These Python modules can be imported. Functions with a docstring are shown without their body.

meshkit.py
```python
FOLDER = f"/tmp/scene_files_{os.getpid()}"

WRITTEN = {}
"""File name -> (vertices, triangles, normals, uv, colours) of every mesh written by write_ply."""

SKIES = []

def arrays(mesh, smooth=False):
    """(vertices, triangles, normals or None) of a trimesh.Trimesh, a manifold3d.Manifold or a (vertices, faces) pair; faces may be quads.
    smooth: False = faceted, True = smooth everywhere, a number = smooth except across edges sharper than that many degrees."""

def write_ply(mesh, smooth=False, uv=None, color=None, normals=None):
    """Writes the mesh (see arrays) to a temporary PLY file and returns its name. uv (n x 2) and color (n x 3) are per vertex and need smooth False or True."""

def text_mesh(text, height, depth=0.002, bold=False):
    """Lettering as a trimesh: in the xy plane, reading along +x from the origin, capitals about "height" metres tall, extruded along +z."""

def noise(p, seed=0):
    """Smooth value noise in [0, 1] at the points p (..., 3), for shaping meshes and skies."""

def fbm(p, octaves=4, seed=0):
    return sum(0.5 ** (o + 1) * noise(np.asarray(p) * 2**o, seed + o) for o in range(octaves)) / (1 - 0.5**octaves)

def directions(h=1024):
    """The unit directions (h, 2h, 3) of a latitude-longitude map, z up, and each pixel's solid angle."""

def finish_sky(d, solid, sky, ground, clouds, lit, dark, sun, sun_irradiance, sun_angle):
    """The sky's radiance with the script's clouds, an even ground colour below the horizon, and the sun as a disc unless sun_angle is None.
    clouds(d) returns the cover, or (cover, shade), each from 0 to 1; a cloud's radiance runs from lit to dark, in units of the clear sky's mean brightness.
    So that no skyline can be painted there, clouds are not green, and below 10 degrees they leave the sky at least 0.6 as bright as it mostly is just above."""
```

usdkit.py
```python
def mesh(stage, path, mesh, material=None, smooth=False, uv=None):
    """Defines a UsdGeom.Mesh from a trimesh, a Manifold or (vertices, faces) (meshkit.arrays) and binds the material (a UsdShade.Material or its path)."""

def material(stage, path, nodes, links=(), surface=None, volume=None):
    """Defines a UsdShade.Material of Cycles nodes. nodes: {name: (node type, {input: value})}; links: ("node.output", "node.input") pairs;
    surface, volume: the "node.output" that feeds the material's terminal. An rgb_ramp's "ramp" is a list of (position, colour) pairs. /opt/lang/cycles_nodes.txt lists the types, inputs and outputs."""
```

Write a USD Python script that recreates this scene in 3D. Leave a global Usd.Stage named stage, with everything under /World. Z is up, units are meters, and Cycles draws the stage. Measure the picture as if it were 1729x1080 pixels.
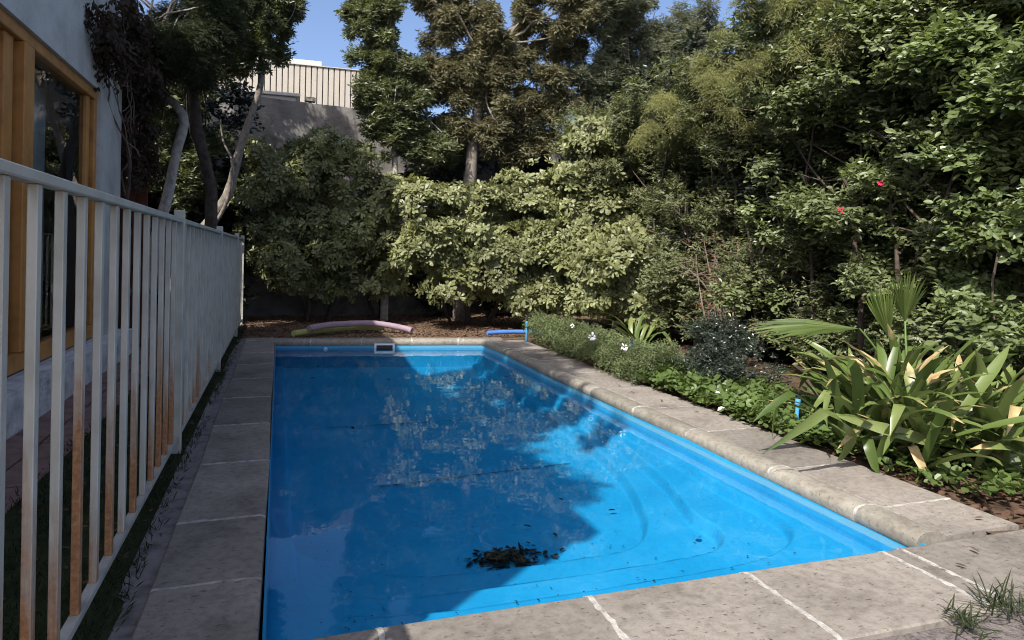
import math
import numpy as np
import trimesh
import usdkit
import meshkit
from shapely.geometry import Polygon, box as sbox
from pxr import Usd, UsdGeom, UsdLux, UsdShade, Gf, Sdf, Vt

# ------------------------------------------------------------------ camera, sky, sun, exposure
stage = Usd.Stage.CreateInMemory()
UsdGeom.SetStageUpAxis(stage, UsdGeom.Tokens.z)
UsdGeom.SetStageMetersPerUnit(stage, 1.0)
UsdGeom.Xform.Define(stage, '/World')
UsdGeom.Scope.Define(stage, '/World/Looks')
YAW, ROLL, EYE = math.radians(18.85), math.radians(1.0), 1.15
cam = UsdGeom.Camera.Define(stage, '/World/camera')
fw = np.array([math.sin(YAW), math.cos(YAW), 0.0])
rt = np.array([math.cos(YAW), -math.sin(YAW), 0.0])
up = np.array([0, 0, 1.0])
# slight clockwise tilt of the picture: the camera is turned a little anticlockwise
cr = rt * math.cos(ROLL) + up * math.sin(ROLL)
cu = -rt * math.sin(ROLL) + up * math.cos(ROLL)
M = Gf.Matrix4d(*[float(x) for x in (*cr, 0, *cu, 0, *(-fw), 0, 0, 0, EYE, 1)])
cam.AddTransformOp().Set(M)
cam.CreateHorizontalApertureAttr(36.0)
cam.CreateVerticalApertureAttr(22.5)
cam.CreateFocalLengthAttr(36.0 * 1150 / 1729)
cam.CreateVerticalApertureOffsetAttr(-36.0 * 111.1 / 1729)
cam.CreateClippingRangeAttr(Gf.Vec2f(0.05, 3000))
cam.CreateExposureAttr(1.15)

SUN = np.array([-0.51, -0.45, 0.735]); SUN /= np.linalg.norm(SUN)
SKY_STRENGTH, SUN_INTENSITY = 0.125, 1.0
usdkit.material(stage, '/World/Looks/sky', {
    's': ('sky_texture', {'sky_type': 'single_scattering', 'sun_disc': False, 'sun_elevation': math.asin(SUN[2]),
                          'sun_rotation': math.atan2(SUN[0], SUN[1]), 'air_density': 0.65, 'aerosol_density': 3.5, 'ozone_density': 3.0}),
    'b': ('background_shader', {'strength': SKY_STRENGTH})}, [('s.color', 'b.color')], surface='b.background')
dome = UsdLux.DomeLight.Define(stage, '/World/sky')
UsdShade.MaterialBindingAPI.Apply(dome.GetPrim()).Bind(UsdShade.Material.Get(stage, '/World/Looks/sky'))
dome.GetPrim().SetCustomDataByKey('kind', 'structure')
sun = UsdLux.DistantLight.Define(stage, '/World/sun')
sun.CreateNormalizeAttr(True); sun.CreateIntensityAttr(SUN_INTENSITY); sun.CreateAngleAttr(0.5)
sun.CreateColorAttr(Gf.Vec3f(1.0, 0.94, 0.85))
zq = SUN; xq = np.cross([0, 0, 1.0], zq); xq /= np.linalg.norm(xq); yq = np.cross(zq, xq)
sun.AddTransformOp().Set(Gf.Matrix4d(*[float(v) for v in (*xq, 0, *yq, 0, *zq, 0, -8, -8, 12, 1)]))

# ------------------------------------------------------------------ helpers
NAMES = {}
def path_for(name, parent):
    base = f'{parent}/{name}'
    k = NAMES.get(base, -1) + 1
    NAMES[base] = k
    return base if k == 0 else f'{base}_{k:03d}'
def P(parent):
    return '/World' if parent is None else str(parent.GetPath())
def tag(p, label=None, cat=None, group=None, kind=None):
    for k, v in (('label', label), ('category', cat), ('group', group), ('kind', kind)):
        if v: p.SetCustomDataByKey(k, v)
    return p
def thing(name, label, cat, loc=(0, 0, 0), group=None, kind=None):
    x = UsdGeom.Xform.Define(stage, path_for(name, '/World'))
    if any(loc): x.AddTranslateOp().Set(Gf.Vec3d(*map(float, loc)))
    return tag(x.GetPrim(), label, cat, group, kind)
def obj(name, mesh, mat, parent=None, smooth=False, label=None, cat=None, group=None, kind=None, uv=None):
    m = usdkit.mesh(stage, path_for(name, P(parent)), mesh, LOOK[mat], smooth=smooth, uv=uv)
    return tag(m.GetPrim(), label, cat, group, kind)
class MB:
    def __init__(s): s.v, s.f, s.n = [], [], 0
    def add(s, v, f=None):
        if f is None: v, f = v.vertices, v.faces
        v = np.asarray(v, float); f = np.asarray(f, int)
        if f.shape[1] == 4: f = np.vstack([f[:, [0, 1, 2]], f[:, [0, 2, 3]]])
        s.v.append(v); s.f.append(f + s.n); s.n += len(v); return s
    def get(s): return np.vstack(s.v), np.vstack(s.f)
def bx(x0, x1, y0, y1, z0, z1, ch=0.0):
    if ch <= 0:
        m = trimesh.creation.box([x1 - x0, y1 - y0, z1 - z0]); m.apply_translation([(x0 + x1) / 2, (y0 + y1) / 2, (z0 + z1) / 2])
        return m.vertices.copy(), m.faces.copy()
    pts = []
    for sx, xx in ((1, x0), (-1, x1)):
        for sy, yy in ((1, y0), (-1, y1)):
            for sz, zz in ((1, z0), (-1, z1)):
                pts += [(xx, yy + sy * ch, zz + sz * ch), (xx + sx * ch, yy, zz + sz * ch), (xx + sx * ch, yy + sy * ch, zz)]
    m = trimesh.convex.convex_hull(np.array(pts))
    return m.vertices.copy(), m.faces.copy()
def tube(pts, radii, sides=8, cap=True):
    p = np.asarray(pts, float); n = len(p)
    r = np.broadcast_to(np.asarray(radii, float), (n,))
    t = np.gradient(p, axis=0); t /= np.linalg.norm(t, axis=1, keepdims=True) + 1e-12
    ref = np.array([0.31, 0.17, 0.93]) if abs(t[:, 2]).mean() < 0.7 else np.array([0.9, 0.41, 0.1])
    a = np.cross(t, ref); a /= np.linalg.norm(a, axis=1, keepdims=True) + 1e-12
    b = np.cross(t, a); ang = np.arange(sides) * 2 * np.pi / sides
    v = p[:, None] + r[:, None, None] * (np.cos(ang)[None, :, None] * a[:, None] + np.sin(ang)[None, :, None] * b[:, None])
    i, j = np.meshgrid(np.arange(n - 1), np.arange(sides), indexing='ij')
    q = np.stack([i * sides + j, i * sides + (j + 1) % sides, (i + 1) * sides + (j + 1) % sides, (i + 1) * sides + j], -1).reshape(-1, 4)
    v = v.reshape(-1, 3); f = np.vstack([q[:, [0, 1, 2]], q[:, [0, 2, 3]]])
    if cap:
        v = np.vstack([v, p[0], p[-1]]); k = len(v)
        jj = np.arange(sides); e = (n - 1) * sides
        f = np.vstack([f, np.stack([jj * 0 + k - 2, (jj + 1) % sides, jj], 1), np.stack([jj * 0 + k - 1, e + jj, e + (jj + 1) % sides], 1)])
    return v, f[:, ::-1]
def spline(pts, n):
    p = np.asarray(pts, float)
    from scipy.interpolate import PchipInterpolator
    d = np.r_[0, np.cumsum(np.linalg.norm(np.diff(p, axis=0), axis=1))]
    return PchipInterpolator(d, p)(np.linspace(0, d[-1], n))
def wobbly(pts, r0, r1, n=24, sides=10, seed=0, amp=0.25, bend=0.0):
    """A tapered trunk or limb with an uneven skin."""
    c = spline(pts, n)
    if bend: c = c + bend * (np.stack([meshkit.noise(c * 3.1 + 10 * k, seed + k) for k in range(3)], 1) - 0.5)
    v, f = tube(c, np.linspace(r0, r1, n), sides)
    k = n * sides
    ctr = np.repeat(c, sides, axis=0)
    v[:k] = ctr + (v[:k] - ctr) * (1 + amp * (meshkit.fbm(v[:k] * 9, 3, seed)[:, None] - 0.5) * 2)
    return v, f
def unit(a): return a / (np.linalg.norm(a, axis=-1, keepdims=True) + 1e-12)
def rdir(rng, n): return unit(rng.normal(size=(n, 3)))

# ------------------------------------------------------------------ materials
LOOK = {}
def mat(name, nodes, links, surface='p.BSDF'):
    LOOK[name] = usdkit.material(stage, f'/World/Looks/{name}', nodes, links, surface=surface)
def plain(name, col, rough=0.6, spec=0.4, noise=0.0, scale=6.0, bump=0.0, bscale=40.0, metallic=0.0, dark=None):
    dark = dark or tuple(c * (1 - noise) for c in col)
    lite = tuple(min(1, c * (1 + noise * 0.6)) for c in col)
    nodes = {'g': ('geometry', {}), 'n': ('noise_texture', {'scale': scale, 'detail': 6, 'roughness': 0.62}),
             'r': ('rgb_ramp', {'ramp': [(0.3, dark), (0.5, col), (0.72, lite)]}),
             'b': ('noise_texture', {'scale': bscale, 'detail': 5, 'roughness': 0.6}), 'bp': ('bump', {'strength': bump, 'distance': 0.01}),
             'p': ('principled_bsdf', {'roughness': rough, 'specular_ior_level': spec, 'metallic': metallic})}
    links = [('g.position', 'n.vector'), ('n.fac', 'r.fac'), ('r.color', 'p.base_color')]
    if bump > 0: links += [('g.position', 'b.vector'), ('b.fac', 'bp.height'), ('bp.normal', 'p.normal')]
    mat(name, nodes, links)
LEAF_GAIN = {'leaf_litter': 1.0, 'leaf_red': 1.2, 'sunk_leaf': 1, 'leaf_dark': 1, 'grass': .9, 'leaf_vine': 1, 'leaf_ivy': 1.0, 'leaf_pitto': 1.45, 'leaf_hedge': 1.8, 'leaf_right': 1.6, 'leaf_conifer': 1.2, 'leaf_fern': 1.5, 'leaf_fine': 2.0, 'leaf_tree': 2.0, 'leaf_olive': 1.75, 'leaf_dry': 1.7, 'leaf_box': 1.3}
def leafmat(name, stops, rough=0.45, spec=0.35, trans=0.3, tint=(1.25, 1.25, 0.6)):
    """Each leaf (a loose island of the mesh) takes its own tone from the ramp."""
    k = LEAF_GAIN.get(name, 1.5); stops = [(a, tuple(k * x for x in c)) for a, c in stops]
    mat(name, {'g': ('geometry', {}), 'r': ('rgb_ramp', {'ramp': stops}),
               'n': ('noise_texture', {'scale': 1.7, 'detail': 2}), 'mr': ('map_range', {'from_min': 0.3, 'from_max': 0.7, 'to_min': 0.72, 'to_max': 1.25}),
               'h': ('hsv', {'saturation': 0.88, 'hue': 0.492}), 't': ('translucent_bsdf', {}), 'tc': ('mix', {'mix_type': 'multiply', 'fac': 1.0, 'color2': tint}),
               'p': ('principled_bsdf', {'roughness': rough, 'specular_ior_level': spec}), 'm': ('mix_closure', {'fac': trans})},
        [('g.random_per_island', 'r.fac'), ('g.position', 'n.vector'), ('n.fac', 'mr.value'), ('mr.result', 'h.value'), ('r.color', 'h.color'),
         ('h.color', 'p.base_color'), ('h.color', 'tc.color1'), ('tc.color', 't.color'), ('p.BSDF', 'm.closure1'), ('t.BSDF', 'm.closure2')], surface='m.closure')

def stone_look(name, base, dark, pits=1.0):
    mat(name, {
        'g': ('geometry', {}), 'o': ('object_info', {}),
        'n1': ('noise_texture', {'scale': 2.6, 'detail': 7, 'roughness': 0.65}), 'n2': ('noise_texture', {'scale': 26, 'detail': 6, 'roughness': 0.7}),
        'mp': ('mapping', {'scale': (30, 70, 50)}), 'v': ('noise_texture', {'scale': 1.0, 'detail': 3, 'roughness': 0.55}),
        'pr': ('rgb_ramp', {'ramp': [(0.0, (1, 1, 1)), (0.30, (1, 1, 1)), (0.37, (0, 0, 0)), (1.0, (0, 0, 0))]}),
        'r1': ('rgb_ramp', {'ramp': [(0.28, dark), (0.5, base), (0.75, tuple(min(1, c * 1.22) for c in base))]}),
        'r2': ('rgb_ramp', {'ramp': [(0.3, (0.66, 0.64, 0.62)), (0.55, (1, 1, 1)), (0.8, (1.12, 1.12, 1.12))]}),
        'm': ('mix', {'mix_type': 'multiply', 'fac': 1.0}), 'ms': ('math', {'math_type': 'multiply', 'value2': 0.75 * pits}),
        'pm': ('mix', {'mix_type': 'mix', 'color2': (0.055, 0.045, 0.04)}),
        'ov': ('map_range', {'to_min': 0.78, 'to_max': 1.16}), 'hv': ('hsv', {}),
        'hs': ('math', {'math_type': 'subtract'}), 'bp': ('bump', {'strength': 0.55, 'distance': 0.006}),
        'p': ('principled_bsdf', {'roughness': 0.85, 'specular_ior_level': 0.25})},
        [('g.position', 'n1.vector'), ('g.position', 'n2.vector'), ('g.position', 'mp.vector'), ('mp.vector', 'v.vector'), ('v.fac', 'pr.fac'),
         ('n1.fac', 'r1.fac'), ('n2.fac', 'r2.fac'), ('r1.color', 'm.color1'), ('r2.color', 'm.color2'), ('pr.color', 'ms.value1'), ('ms.value', 'pm.fac'),
         ('m.color', 'hv.color'), ('o.random', 'ov.value'), ('ov.result', 'hv.value'), ('hv.color', 'pm.color1'), ('pm.color', 'p.base_color'),
         ('n2.fac', 'hs.value1'), ('pr.color', 'hs.value2'), ('hs.value', 'bp.height'), ('bp.normal', 'p.normal')])
stone_look('coping', (0.192, 0.173, 0.152), (0.112, 0.098, 0.086))
stone_look('roll', (0.215, 0.2, 0.168), (0.135, 0.122, 0.1), 0.6)
plain('mortar', (0.31, 0.297, 0.275), 0.9, 0.2, 0.6, 22, 0.6, 90)
plain('ground', (0.13, 0.095, 0.065), 0.95, 0.1, 0.55, 2.2, 0.9, 24)
plain('soil', (0.075, 0.05, 0.034), 0.95, 0.1, 0.6, 7, 1.0, 30)
plain('gravel', (0.12, 0.105, 0.1), 0.95, 0.15, 0.7, 55, 1.0, 60)
plain('turf', (0.03, 0.036, 0.016), 0.95, 0.1, 0.6, 9, 1.0, 50)
plain('rough_strip', (0.17, 0.155, 0.148), 0.92, 0.2, 0.5, 14, 0.9, 50)
plain('paving', (0.2, 0.12, 0.1), 0.85, 0.25, 0.4, 9, 0.6, 45)
plain('plaster', (0.46, 0.44, 0.40), 0.85, 0.25, 0.22, 3.0, 0.7, 22)
plain('plinth', (0.55, 0.53, 0.51), 0.9, 0.2, 0.4, 6, 1.0, 18)
plain('wood', (0.42, 0.18, 0.042), 0.5, 0.4, 0.35, 5, 0.25, 30)
plain('dark_timber', (0.1, 0.036, 0.02), 0.8, 0.2, 0.5, 6, 0.8, 20)
plain('interior', (0.5, 0.5, 0.5), 0.9, 0.2, 0.1)
plain('white_laminate', (0.7, 0.7, 0.7), 0.5, 0.4, 0.05)
plain('curtain', (0.7, 0.74, 0.75), 0.9, 0.1, 0.1)
plain('black_plastic', (0.02, 0.02, 0.022), 0.45, 0.4, 0.1)
plain('yellow_fabric', (0.62, 0.44, 0.05), 0.85, 0.1, 0.2)
plain('red_fabric', (0.5, 0.06, 0.035), 0.85, 0.1, 0.2)
plain('concrete', (0.165, 0.157, 0.15), 0.95, 0.12, 0.5, 3.2, 1.0, 16)
plain('cladding', (0.36, 0.33, 0.28), 0.6, 0.3, 0.06, 2)
plain('white_roof', (0.42, 0.41, 0.39), 0.6, 0.3, 0.06, 2)
plain('bark_grey', (0.20, 0.175, 0.15), 0.9, 0.15, 0.5, 16, 1.0, 45)
plain('bark_pale', (0.36, 0.33, 0.29), 0.9, 0.15, 0.5, 14, 1.0, 40)
plain('bark_dark', (0.07, 0.055, 0.045), 0.95, 0.1, 0.5, 14, 1.0, 40)
plain('twig', (0.17, 0.13, 0.105), 0.9, 0.1, 0.4, 20)
plain('noodle_purple', (0.26, 0.19, 0.235), 0.85, 0.2, 0.12, 12, 0.3, 120)
plain('noodle_yellow', (0.34, 0.34, 0.12), 0.85, 0.2, 0.15, 12, 0.3, 120)
plain('noodle_blue', (0.06, 0.15, 0.42), 0.85, 0.2, 0.2, 12, 0.3, 120)
plain('riser_blue', (0.06, 0.28, 0.52), 0.45, 0.45, 0.15, 10)
plain('skimmer_white', (0.6, 0.62, 0.64), 0.4, 0.5, 0.06)
plain('pool_dirt', (0.02, 0.02, 0.016), 0.9, 0.1, 0.4, 20)
plain('petal', (0.78, 0.76, 0.8), 0.6, 0.2, 0.05)
plain('flower_eye', (0.06, 0.03, 0.09), 0.7, 0.2, 0.1)
plain('flower_red', (0.3, 0.012, 0.04), 0.6, 0.2, 0.2)

# painted steel with rust rising from the foot of each bar
mat('fence', {'g': ('geometry', {}), 's': ('separate_xyz', {}), 'o': ('object_info', {}), 'o2': ('math', {'math_type': 'multiply_add', 'value2': 0.9, 'value3': -0.1}), 'ym': ('math', {'math_type': 'multiply_add', 'value2': -0.17, 'value3': 0.5}), 'yc': ('math', {'math_type': 'minimum', 'value2': 0.1}), 'oy': ('math', {'math_type': 'add'}),
              'mp': ('mapping', {'scale': (30, 30, 3.2)}), 'n': ('noise_texture', {'scale': 1.0, 'detail': 6, 'roughness': 0.65}),
              'nm': ('math', {'math_type': 'multiply_add', 'value2': 1.1, 'value3': -0.55}), 'a1': ('math', {'math_type': 'add'}), 'd': ('math', {'math_type': 'subtract'}),
              'mr': ('map_range', {'from_min': -0.18, 'from_max': 0.22, 'to_min': 0, 'to_max': 0.92, 'clamp': True}),
              'n2': ('noise_texture', {'scale': 60, 'detail': 5, 'roughness': 0.7}), 'rc': ('rgb_ramp', {'ramp': [(0.3, (0.13, 0.045, 0.015)), (0.55, (0.30, 0.125, 0.038)), (0.75, (0.40, 0.21, 0.085))]}),
              'n3': ('noise_texture', {'scale': 7, 'detail': 6}), 'pc': ('rgb_ramp', {'ramp': [(0.3, (0.31, 0.30, 0.255)), (0.6, (0.40, 0.39, 0.34))]}),
              'm': ('mix', {}), 'bp': ('bump', {'strength': 0.3, 'distance': 0.003}), 'p': ('principled_bsdf', {'roughness': 0.5, 'specular_ior_level': 0.4})},
    [('g.position', 's.vector'), ('o.random', 'o2.value1'), ('g.position', 'mp.vector'), ('mp.vector', 'n.vector'), ('n.fac', 'nm.value1'), ('s.y', 'ym.value1'), ('ym.value', 'yc.value1'), ('o2.value', 'oy.value1'), ('yc.value', 'oy.value2'), ('oy.value', 'a1.value1'), ('nm.value', 'a1.value2'),
     ('a1.value', 'd.value1'), ('s.z', 'd.value2'), ('d.value', 'mr.value'), ('g.position', 'n2.vector'), ('n2.fac', 'rc.fac'), ('g.position', 'n3.vector'), ('n3.fac', 'pc.fac'),
     ('mr.result', 'm.fac'), ('pc.color', 'm.color1'), ('rc.color', 'm.color2'), ('m.color', 'p.base_color'), ('n2.fac', 'bp.height'), ('bp.normal', 'p.normal')])
# pool shell: blue gelcoat, a little dusty, with highlights painted as paler colour along step edges
mat('gelcoat', {'g': ('geometry', {}), 'n': ('noise_texture', {'scale': 1.6, 'detail': 8, 'roughness': 0.7}), 'n2': ('noise_texture', {'scale': 30, 'detail': 6, 'roughness': 0.75}),
                'r': ('rgb_ramp', {'ramp': [(0.3, (0.010, 0.19, 0.36)), (0.55, (0.016, 0.23, 0.415)), (0.75, (0.05, 0.27, 0.44))]}),
                'r2': ('rgb_ramp', {'ramp': [(0.25, (0.8, 0.82, 0.85)), (0.5, (1, 1, 1)), (0.75, (1.06, 1.05, 1.03))]}), 'm': ('mix', {'mix_type': 'multiply', 'fac': 1.0}),
                'pt': ('map_range', {'from_min': 0.512, 'from_max': 0.56, 'to_min': 0, 'to_max': 0.75, 'clamp': True}), 'hl': ('mix', {'color2': (0.2, 0.38, 0.52)}), 'sx': ('separate_xyz', {}), 'wl': ('math', {'math_type': 'multiply_add', 'value2': 0.06}), 'wc': ('math', {'math_type': 'compare', 'value2': -0.048, 'value3': 0.016}), 'wk': ('math', {'math_type': 'multiply', 'value2': 0.4}), 'sm': ('mix', {'color2': (0.16, 0.24, 0.26)}),
                'p': ('principled_bsdf', {'roughness': 0.45, 'specular_ior_level': 0.15})},
    [('g.pointiness', 'pt.value'), ('pt.result', 'hl.fac'), ('m.color', 'hl.color1'), ('g.position', 'n.vector'), ('g.position', 'n2.vector'), ('n.fac', 'r.fac'), ('n2.fac', 'r2.fac'), ('r.color', 'm.color1'), ('r2.color', 'm.color2'), ('n.fac', 'wl.value1'), ('g.position', 'sx.vector'), ('sx.z', 'wl.value3'), ('wl.value', 'wc.value1'), ('wc.value', 'wk.value1'), ('wk.value', 'sm.fac'), ('hl.color', 'sm.color1'), ('sm.color', 'p.base_color')])
# clear water: see-through with a mirror skin
mat('water', {'g': ('geometry', {}), 'n': ('noise_texture', {'scale': 5.0, 'detail': 2}), 'bp': ('bump', {'strength': 0.12, 'distance': 0.01}), 'f': ('fresnel', {'IOR': 1.23}),
              't': ('transparent_bsdf', {'color': (0.74, 0.92, 0.98)}), 'gl': ('glossy_bsdf', {'color': (1, 1, 1), 'roughness': 0.015}), 'm': ('mix_closure', {})},
    [('g.position', 'n.vector'), ('n.fac', 'bp.height'), ('bp.normal', 'gl.normal'), ('f.fac', 'm.fac'), ('t.BSDF', 'm.closure1'), ('gl.BSDF', 'm.closure2')], surface='m.closure')
mat('pane', {'f': ('fresnel', {'IOR': 1.5}), 't': ('transparent_bsdf', {'color': (0.78, 0.82, 0.84)}), 'gl': ('glossy_bsdf', {'color': (1, 1, 1), 'roughness': 0.01}), 'm': ('mix_closure', {})},
    [('f.fac', 'm.fac'), ('t.BSDF', 'm.closure1'), ('gl.BSDF', 'm.closure2')], surface='m.closure')
G = lambda *c: c
leafmat('leaf_pitto', [(0, G(.11, .125, .045)), (.35, G(.18, .20, .08)), (.75, G(.26, .28, .125)), (.92, G(.33, .35, .17)), (1, G(.30, .24, .11))], 0.45, 0.4, 0.25)
leafmat('leaf_hedge', [(0, G(.065, .085, .03)), (.45, G(.135, .165, .06)), (.8, G(.205, .24, .09)), (.96, G(.27, .31, .13)), (1, G(.28, .15, .065))], 0.4, 0.5, 0.28)
leafmat('leaf_right', [(0, G(.07, .10, .032)), (.4, G(.14, .185, .06)), (.8, G(.22, .275, .10)), (.97, G(.29, .35, .15)), (1, G(.34, .17, .07))], 0.38, 0.5, 0.28)
leafmat('leaf_fine', [(0, G(.05, .06, .022)), (.40, G(.10, .112, .045)), (.66, G(.16, .17, .07)), (.74, G(.15, .115, .065)), (.9, G(.19, .135, .08)), (1, G(.24, .17, .1))], 0.45, 0.4, 0.25)
leafmat('leaf_tree', [(0, G(.05, .062, .024)), (.5, G(.10, .115, .042)), (.85, G(.155, .165, .065)), (1, G(.2, .16, .08))], 0.4, 0.5, 0.25)
leafmat('leaf_dry', [(0, G(.07, .07, .03)), (.25, G(.11, .11, .05)), (.36, G(.2, .155, .085)), (.75, G(.28, .2, .12)), (1, G(.38, .28, .18))], 0.5, 0.35, 0.25, (1.15, 1.0, .75))
leafmat('leaf_olive', [(0, G(.065, .075, .042)), (.5, G(.125, .14, .075)), (.85, G(.18, .19, .11)), (1, G(.25, .19, .11))], 0.45, 0.4, 0.2)
leafmat('leaf_fern', [(0, G(.13, .14, .05)), (.4, G(.2, .21, .085)), (.75, G(.26, .24, .115)), (1, G(.3, .21, .13))], 0.6, 0.2, 0.3)
leafmat('leaf_conifer', [(0, G(.03, .042, .018)), (.6, G(.055, .07, .028)), (1, G(.09, .09, .04))], 0.6, 0.2, 0.15)
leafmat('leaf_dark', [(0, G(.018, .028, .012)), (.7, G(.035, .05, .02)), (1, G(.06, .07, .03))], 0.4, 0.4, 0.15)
leafmat('leaf_vine', [(0, G(.05, .035, .02)), (.35, G(.10, .055, .032)), (.55, G(.06, .065, .025)), (.8, G(.15, .085, .045)), (1, G(.26, .18, .1))], 0.6, 0.2, 0.25, (1.2, 1, .7))
leafmat('leaf_ivy', [(0, G(.07, .12, .022)), (.5, G(.14, .22, .045)), (.9, G(.21, .3, .075)), (1, G(.28, .22, .08))], 0.35, 0.45, 0.3)
leafmat('leaf_daisy', [(0, G(.07, .095, .035)), (.6, G(.13, .165, .065)), (.9, G(.19, .22, .10)), (1, G(.25, .2, .1))], 0.5, 0.3, 0.25)
leafmat('leaf_box', [(0, G(.025, .036, .024)), (.6, G(.05, .063, .042)), (.93, G(.085, .1, .07)), (1, G(.17, .07, .04))], 0.3, 0.6, 0.15)
leafmat('leaf_litter', [(0, G(.10, .055, .03)), (.4, G(.22, .13, .07)), (.75, G(.36, .24, .14)), (1, G(.48, .36, .24))], 0.75, 0.2, 0.1, (1.1, 1, .8))
leafmat('leaf_red', [(0, G(.15, .05, .025)), (.6, G(.22, .085, .04)), (1, G(.17, .13, .06))], 0.6, 0.2, 0.25, (1.1, .9, .7))
leafmat('grass', [(0, G(.03, .045, .014)), (.6, G(.055, .075, .025)), (.9, G(.1, .11, .045)), (1, G(.25, .21, .12))], 0.6, 0.2, 0.25)
leafmat('sunk_leaf', [(0, G(.006, .007, .004)), (.55, G(.02, .02, .009)), (.85, G(.05, .045, .018)), (1, G(.1, .085, .04))], 0.6, 0.2, 0.05)
# strap leaves: green, going tan towards dry tips (uv: x along the leaf, y = how far it has dried)
mat('strap', {'u': ('attribute', {'attribute': 'st'}), 's': ('separate_xyz', {}), 'g': ('geometry', {}), 'n': ('noise_texture', {'scale': 14, 'detail': 4}), 'nm': ('math', {'math_type': 'multiply_add', 'value2': 0.35, 'value3': -0.17}),
              'a': ('math', {'math_type': 'add'}), 'a2': ('math', {'math_type': 'add'}), 'mr': ('map_range', {'from_min': 0.94, 'from_max': 1.06, 'to_min': 0, 'to_max': 1, 'clamp': True}),
              'o': ('object_info', {}), 'gr': ('rgb_ramp', {'ramp': [(0, (0.05, 0.08, 0.018)), (0.5, (0.09, 0.13, 0.033)), (1, (0.15, 0.185, 0.06))]}), 'tn': ('rgb_ramp', {'ramp': [(0.3, (0.30, 0.2, 0.085)), (0.65, (0.44, 0.36, 0.19))]}),
              'm': ('mix', {}), 't': ('translucent_bsdf', {}), 'p': ('principled_bsdf', {'roughness': 0.38, 'specular_ior_level': 0.45}), 'mm': ('mix_closure', {'fac': 0.22})},
    [('u.vector', 's.vector'), ('g.position', 'n.vector'), ('n.fac', 'nm.value1'), ('s.x', 'a.value1'), ('s.y', 'a.value2'), ('a.value', 'a2.value1'), ('nm.value', 'a2.value2'), ('a2.value', 'mr.value'),
     ('o.random', 'gr.fac'), ('n.fac', 'tn.fac'), ('mr.result', 'm.fac'), ('gr.color', 'm.color1'), ('tn.color', 'm.color2'), ('m.color', 'p.base_color'), ('m.color', 't.color'),
     ('p.BSDF', 'mm.closure1'), ('t.BSDF', 'mm.closure2')], surface='mm.closure')

# ------------------------------------------------------------------ foliage tools
T_OVAL = (np.array([(0, 0, 0), (.32, .40, .05), (.72, .44, .02), (1, 0, -.10), (.72, -.44, .02), (.32, -.40, .05), (.5, 0, -.05)]),
          np.array([(6, 0, 1), (6, 1, 2), (6, 2, 3), (6, 3, 4), (6, 4, 5), (6, 5, 0)]))
T_OBOV = (np.array([(0, 0, 0), (.35, .22, .03), (.78, .5, .02), (1, .18, -.07), (1, -.18, -.07), (.78, -.5, .02), (.35, -.22, .03)]),
          np.array([(0, 1, 6), (1, 2, 5), (1, 5, 6), (2, 3, 4), (2, 4, 5)]))
T_LANCE = (np.array([(0, 0, 0), (.42, .5, .06), (1, 0, -.12), (.42, -.5, .06), (.45, 0, -.03)]), np.array([(4, 0, 1), (4, 1, 2), (4, 2, 3), (4, 3, 0)]))
T_DIA = (np.array([(0, 0, 0), (.45, .5, .05), (1, 0, -.06), (.45, -.5, .05)]), np.array([(0, 1, 2), (0, 2, 3)]))
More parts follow.
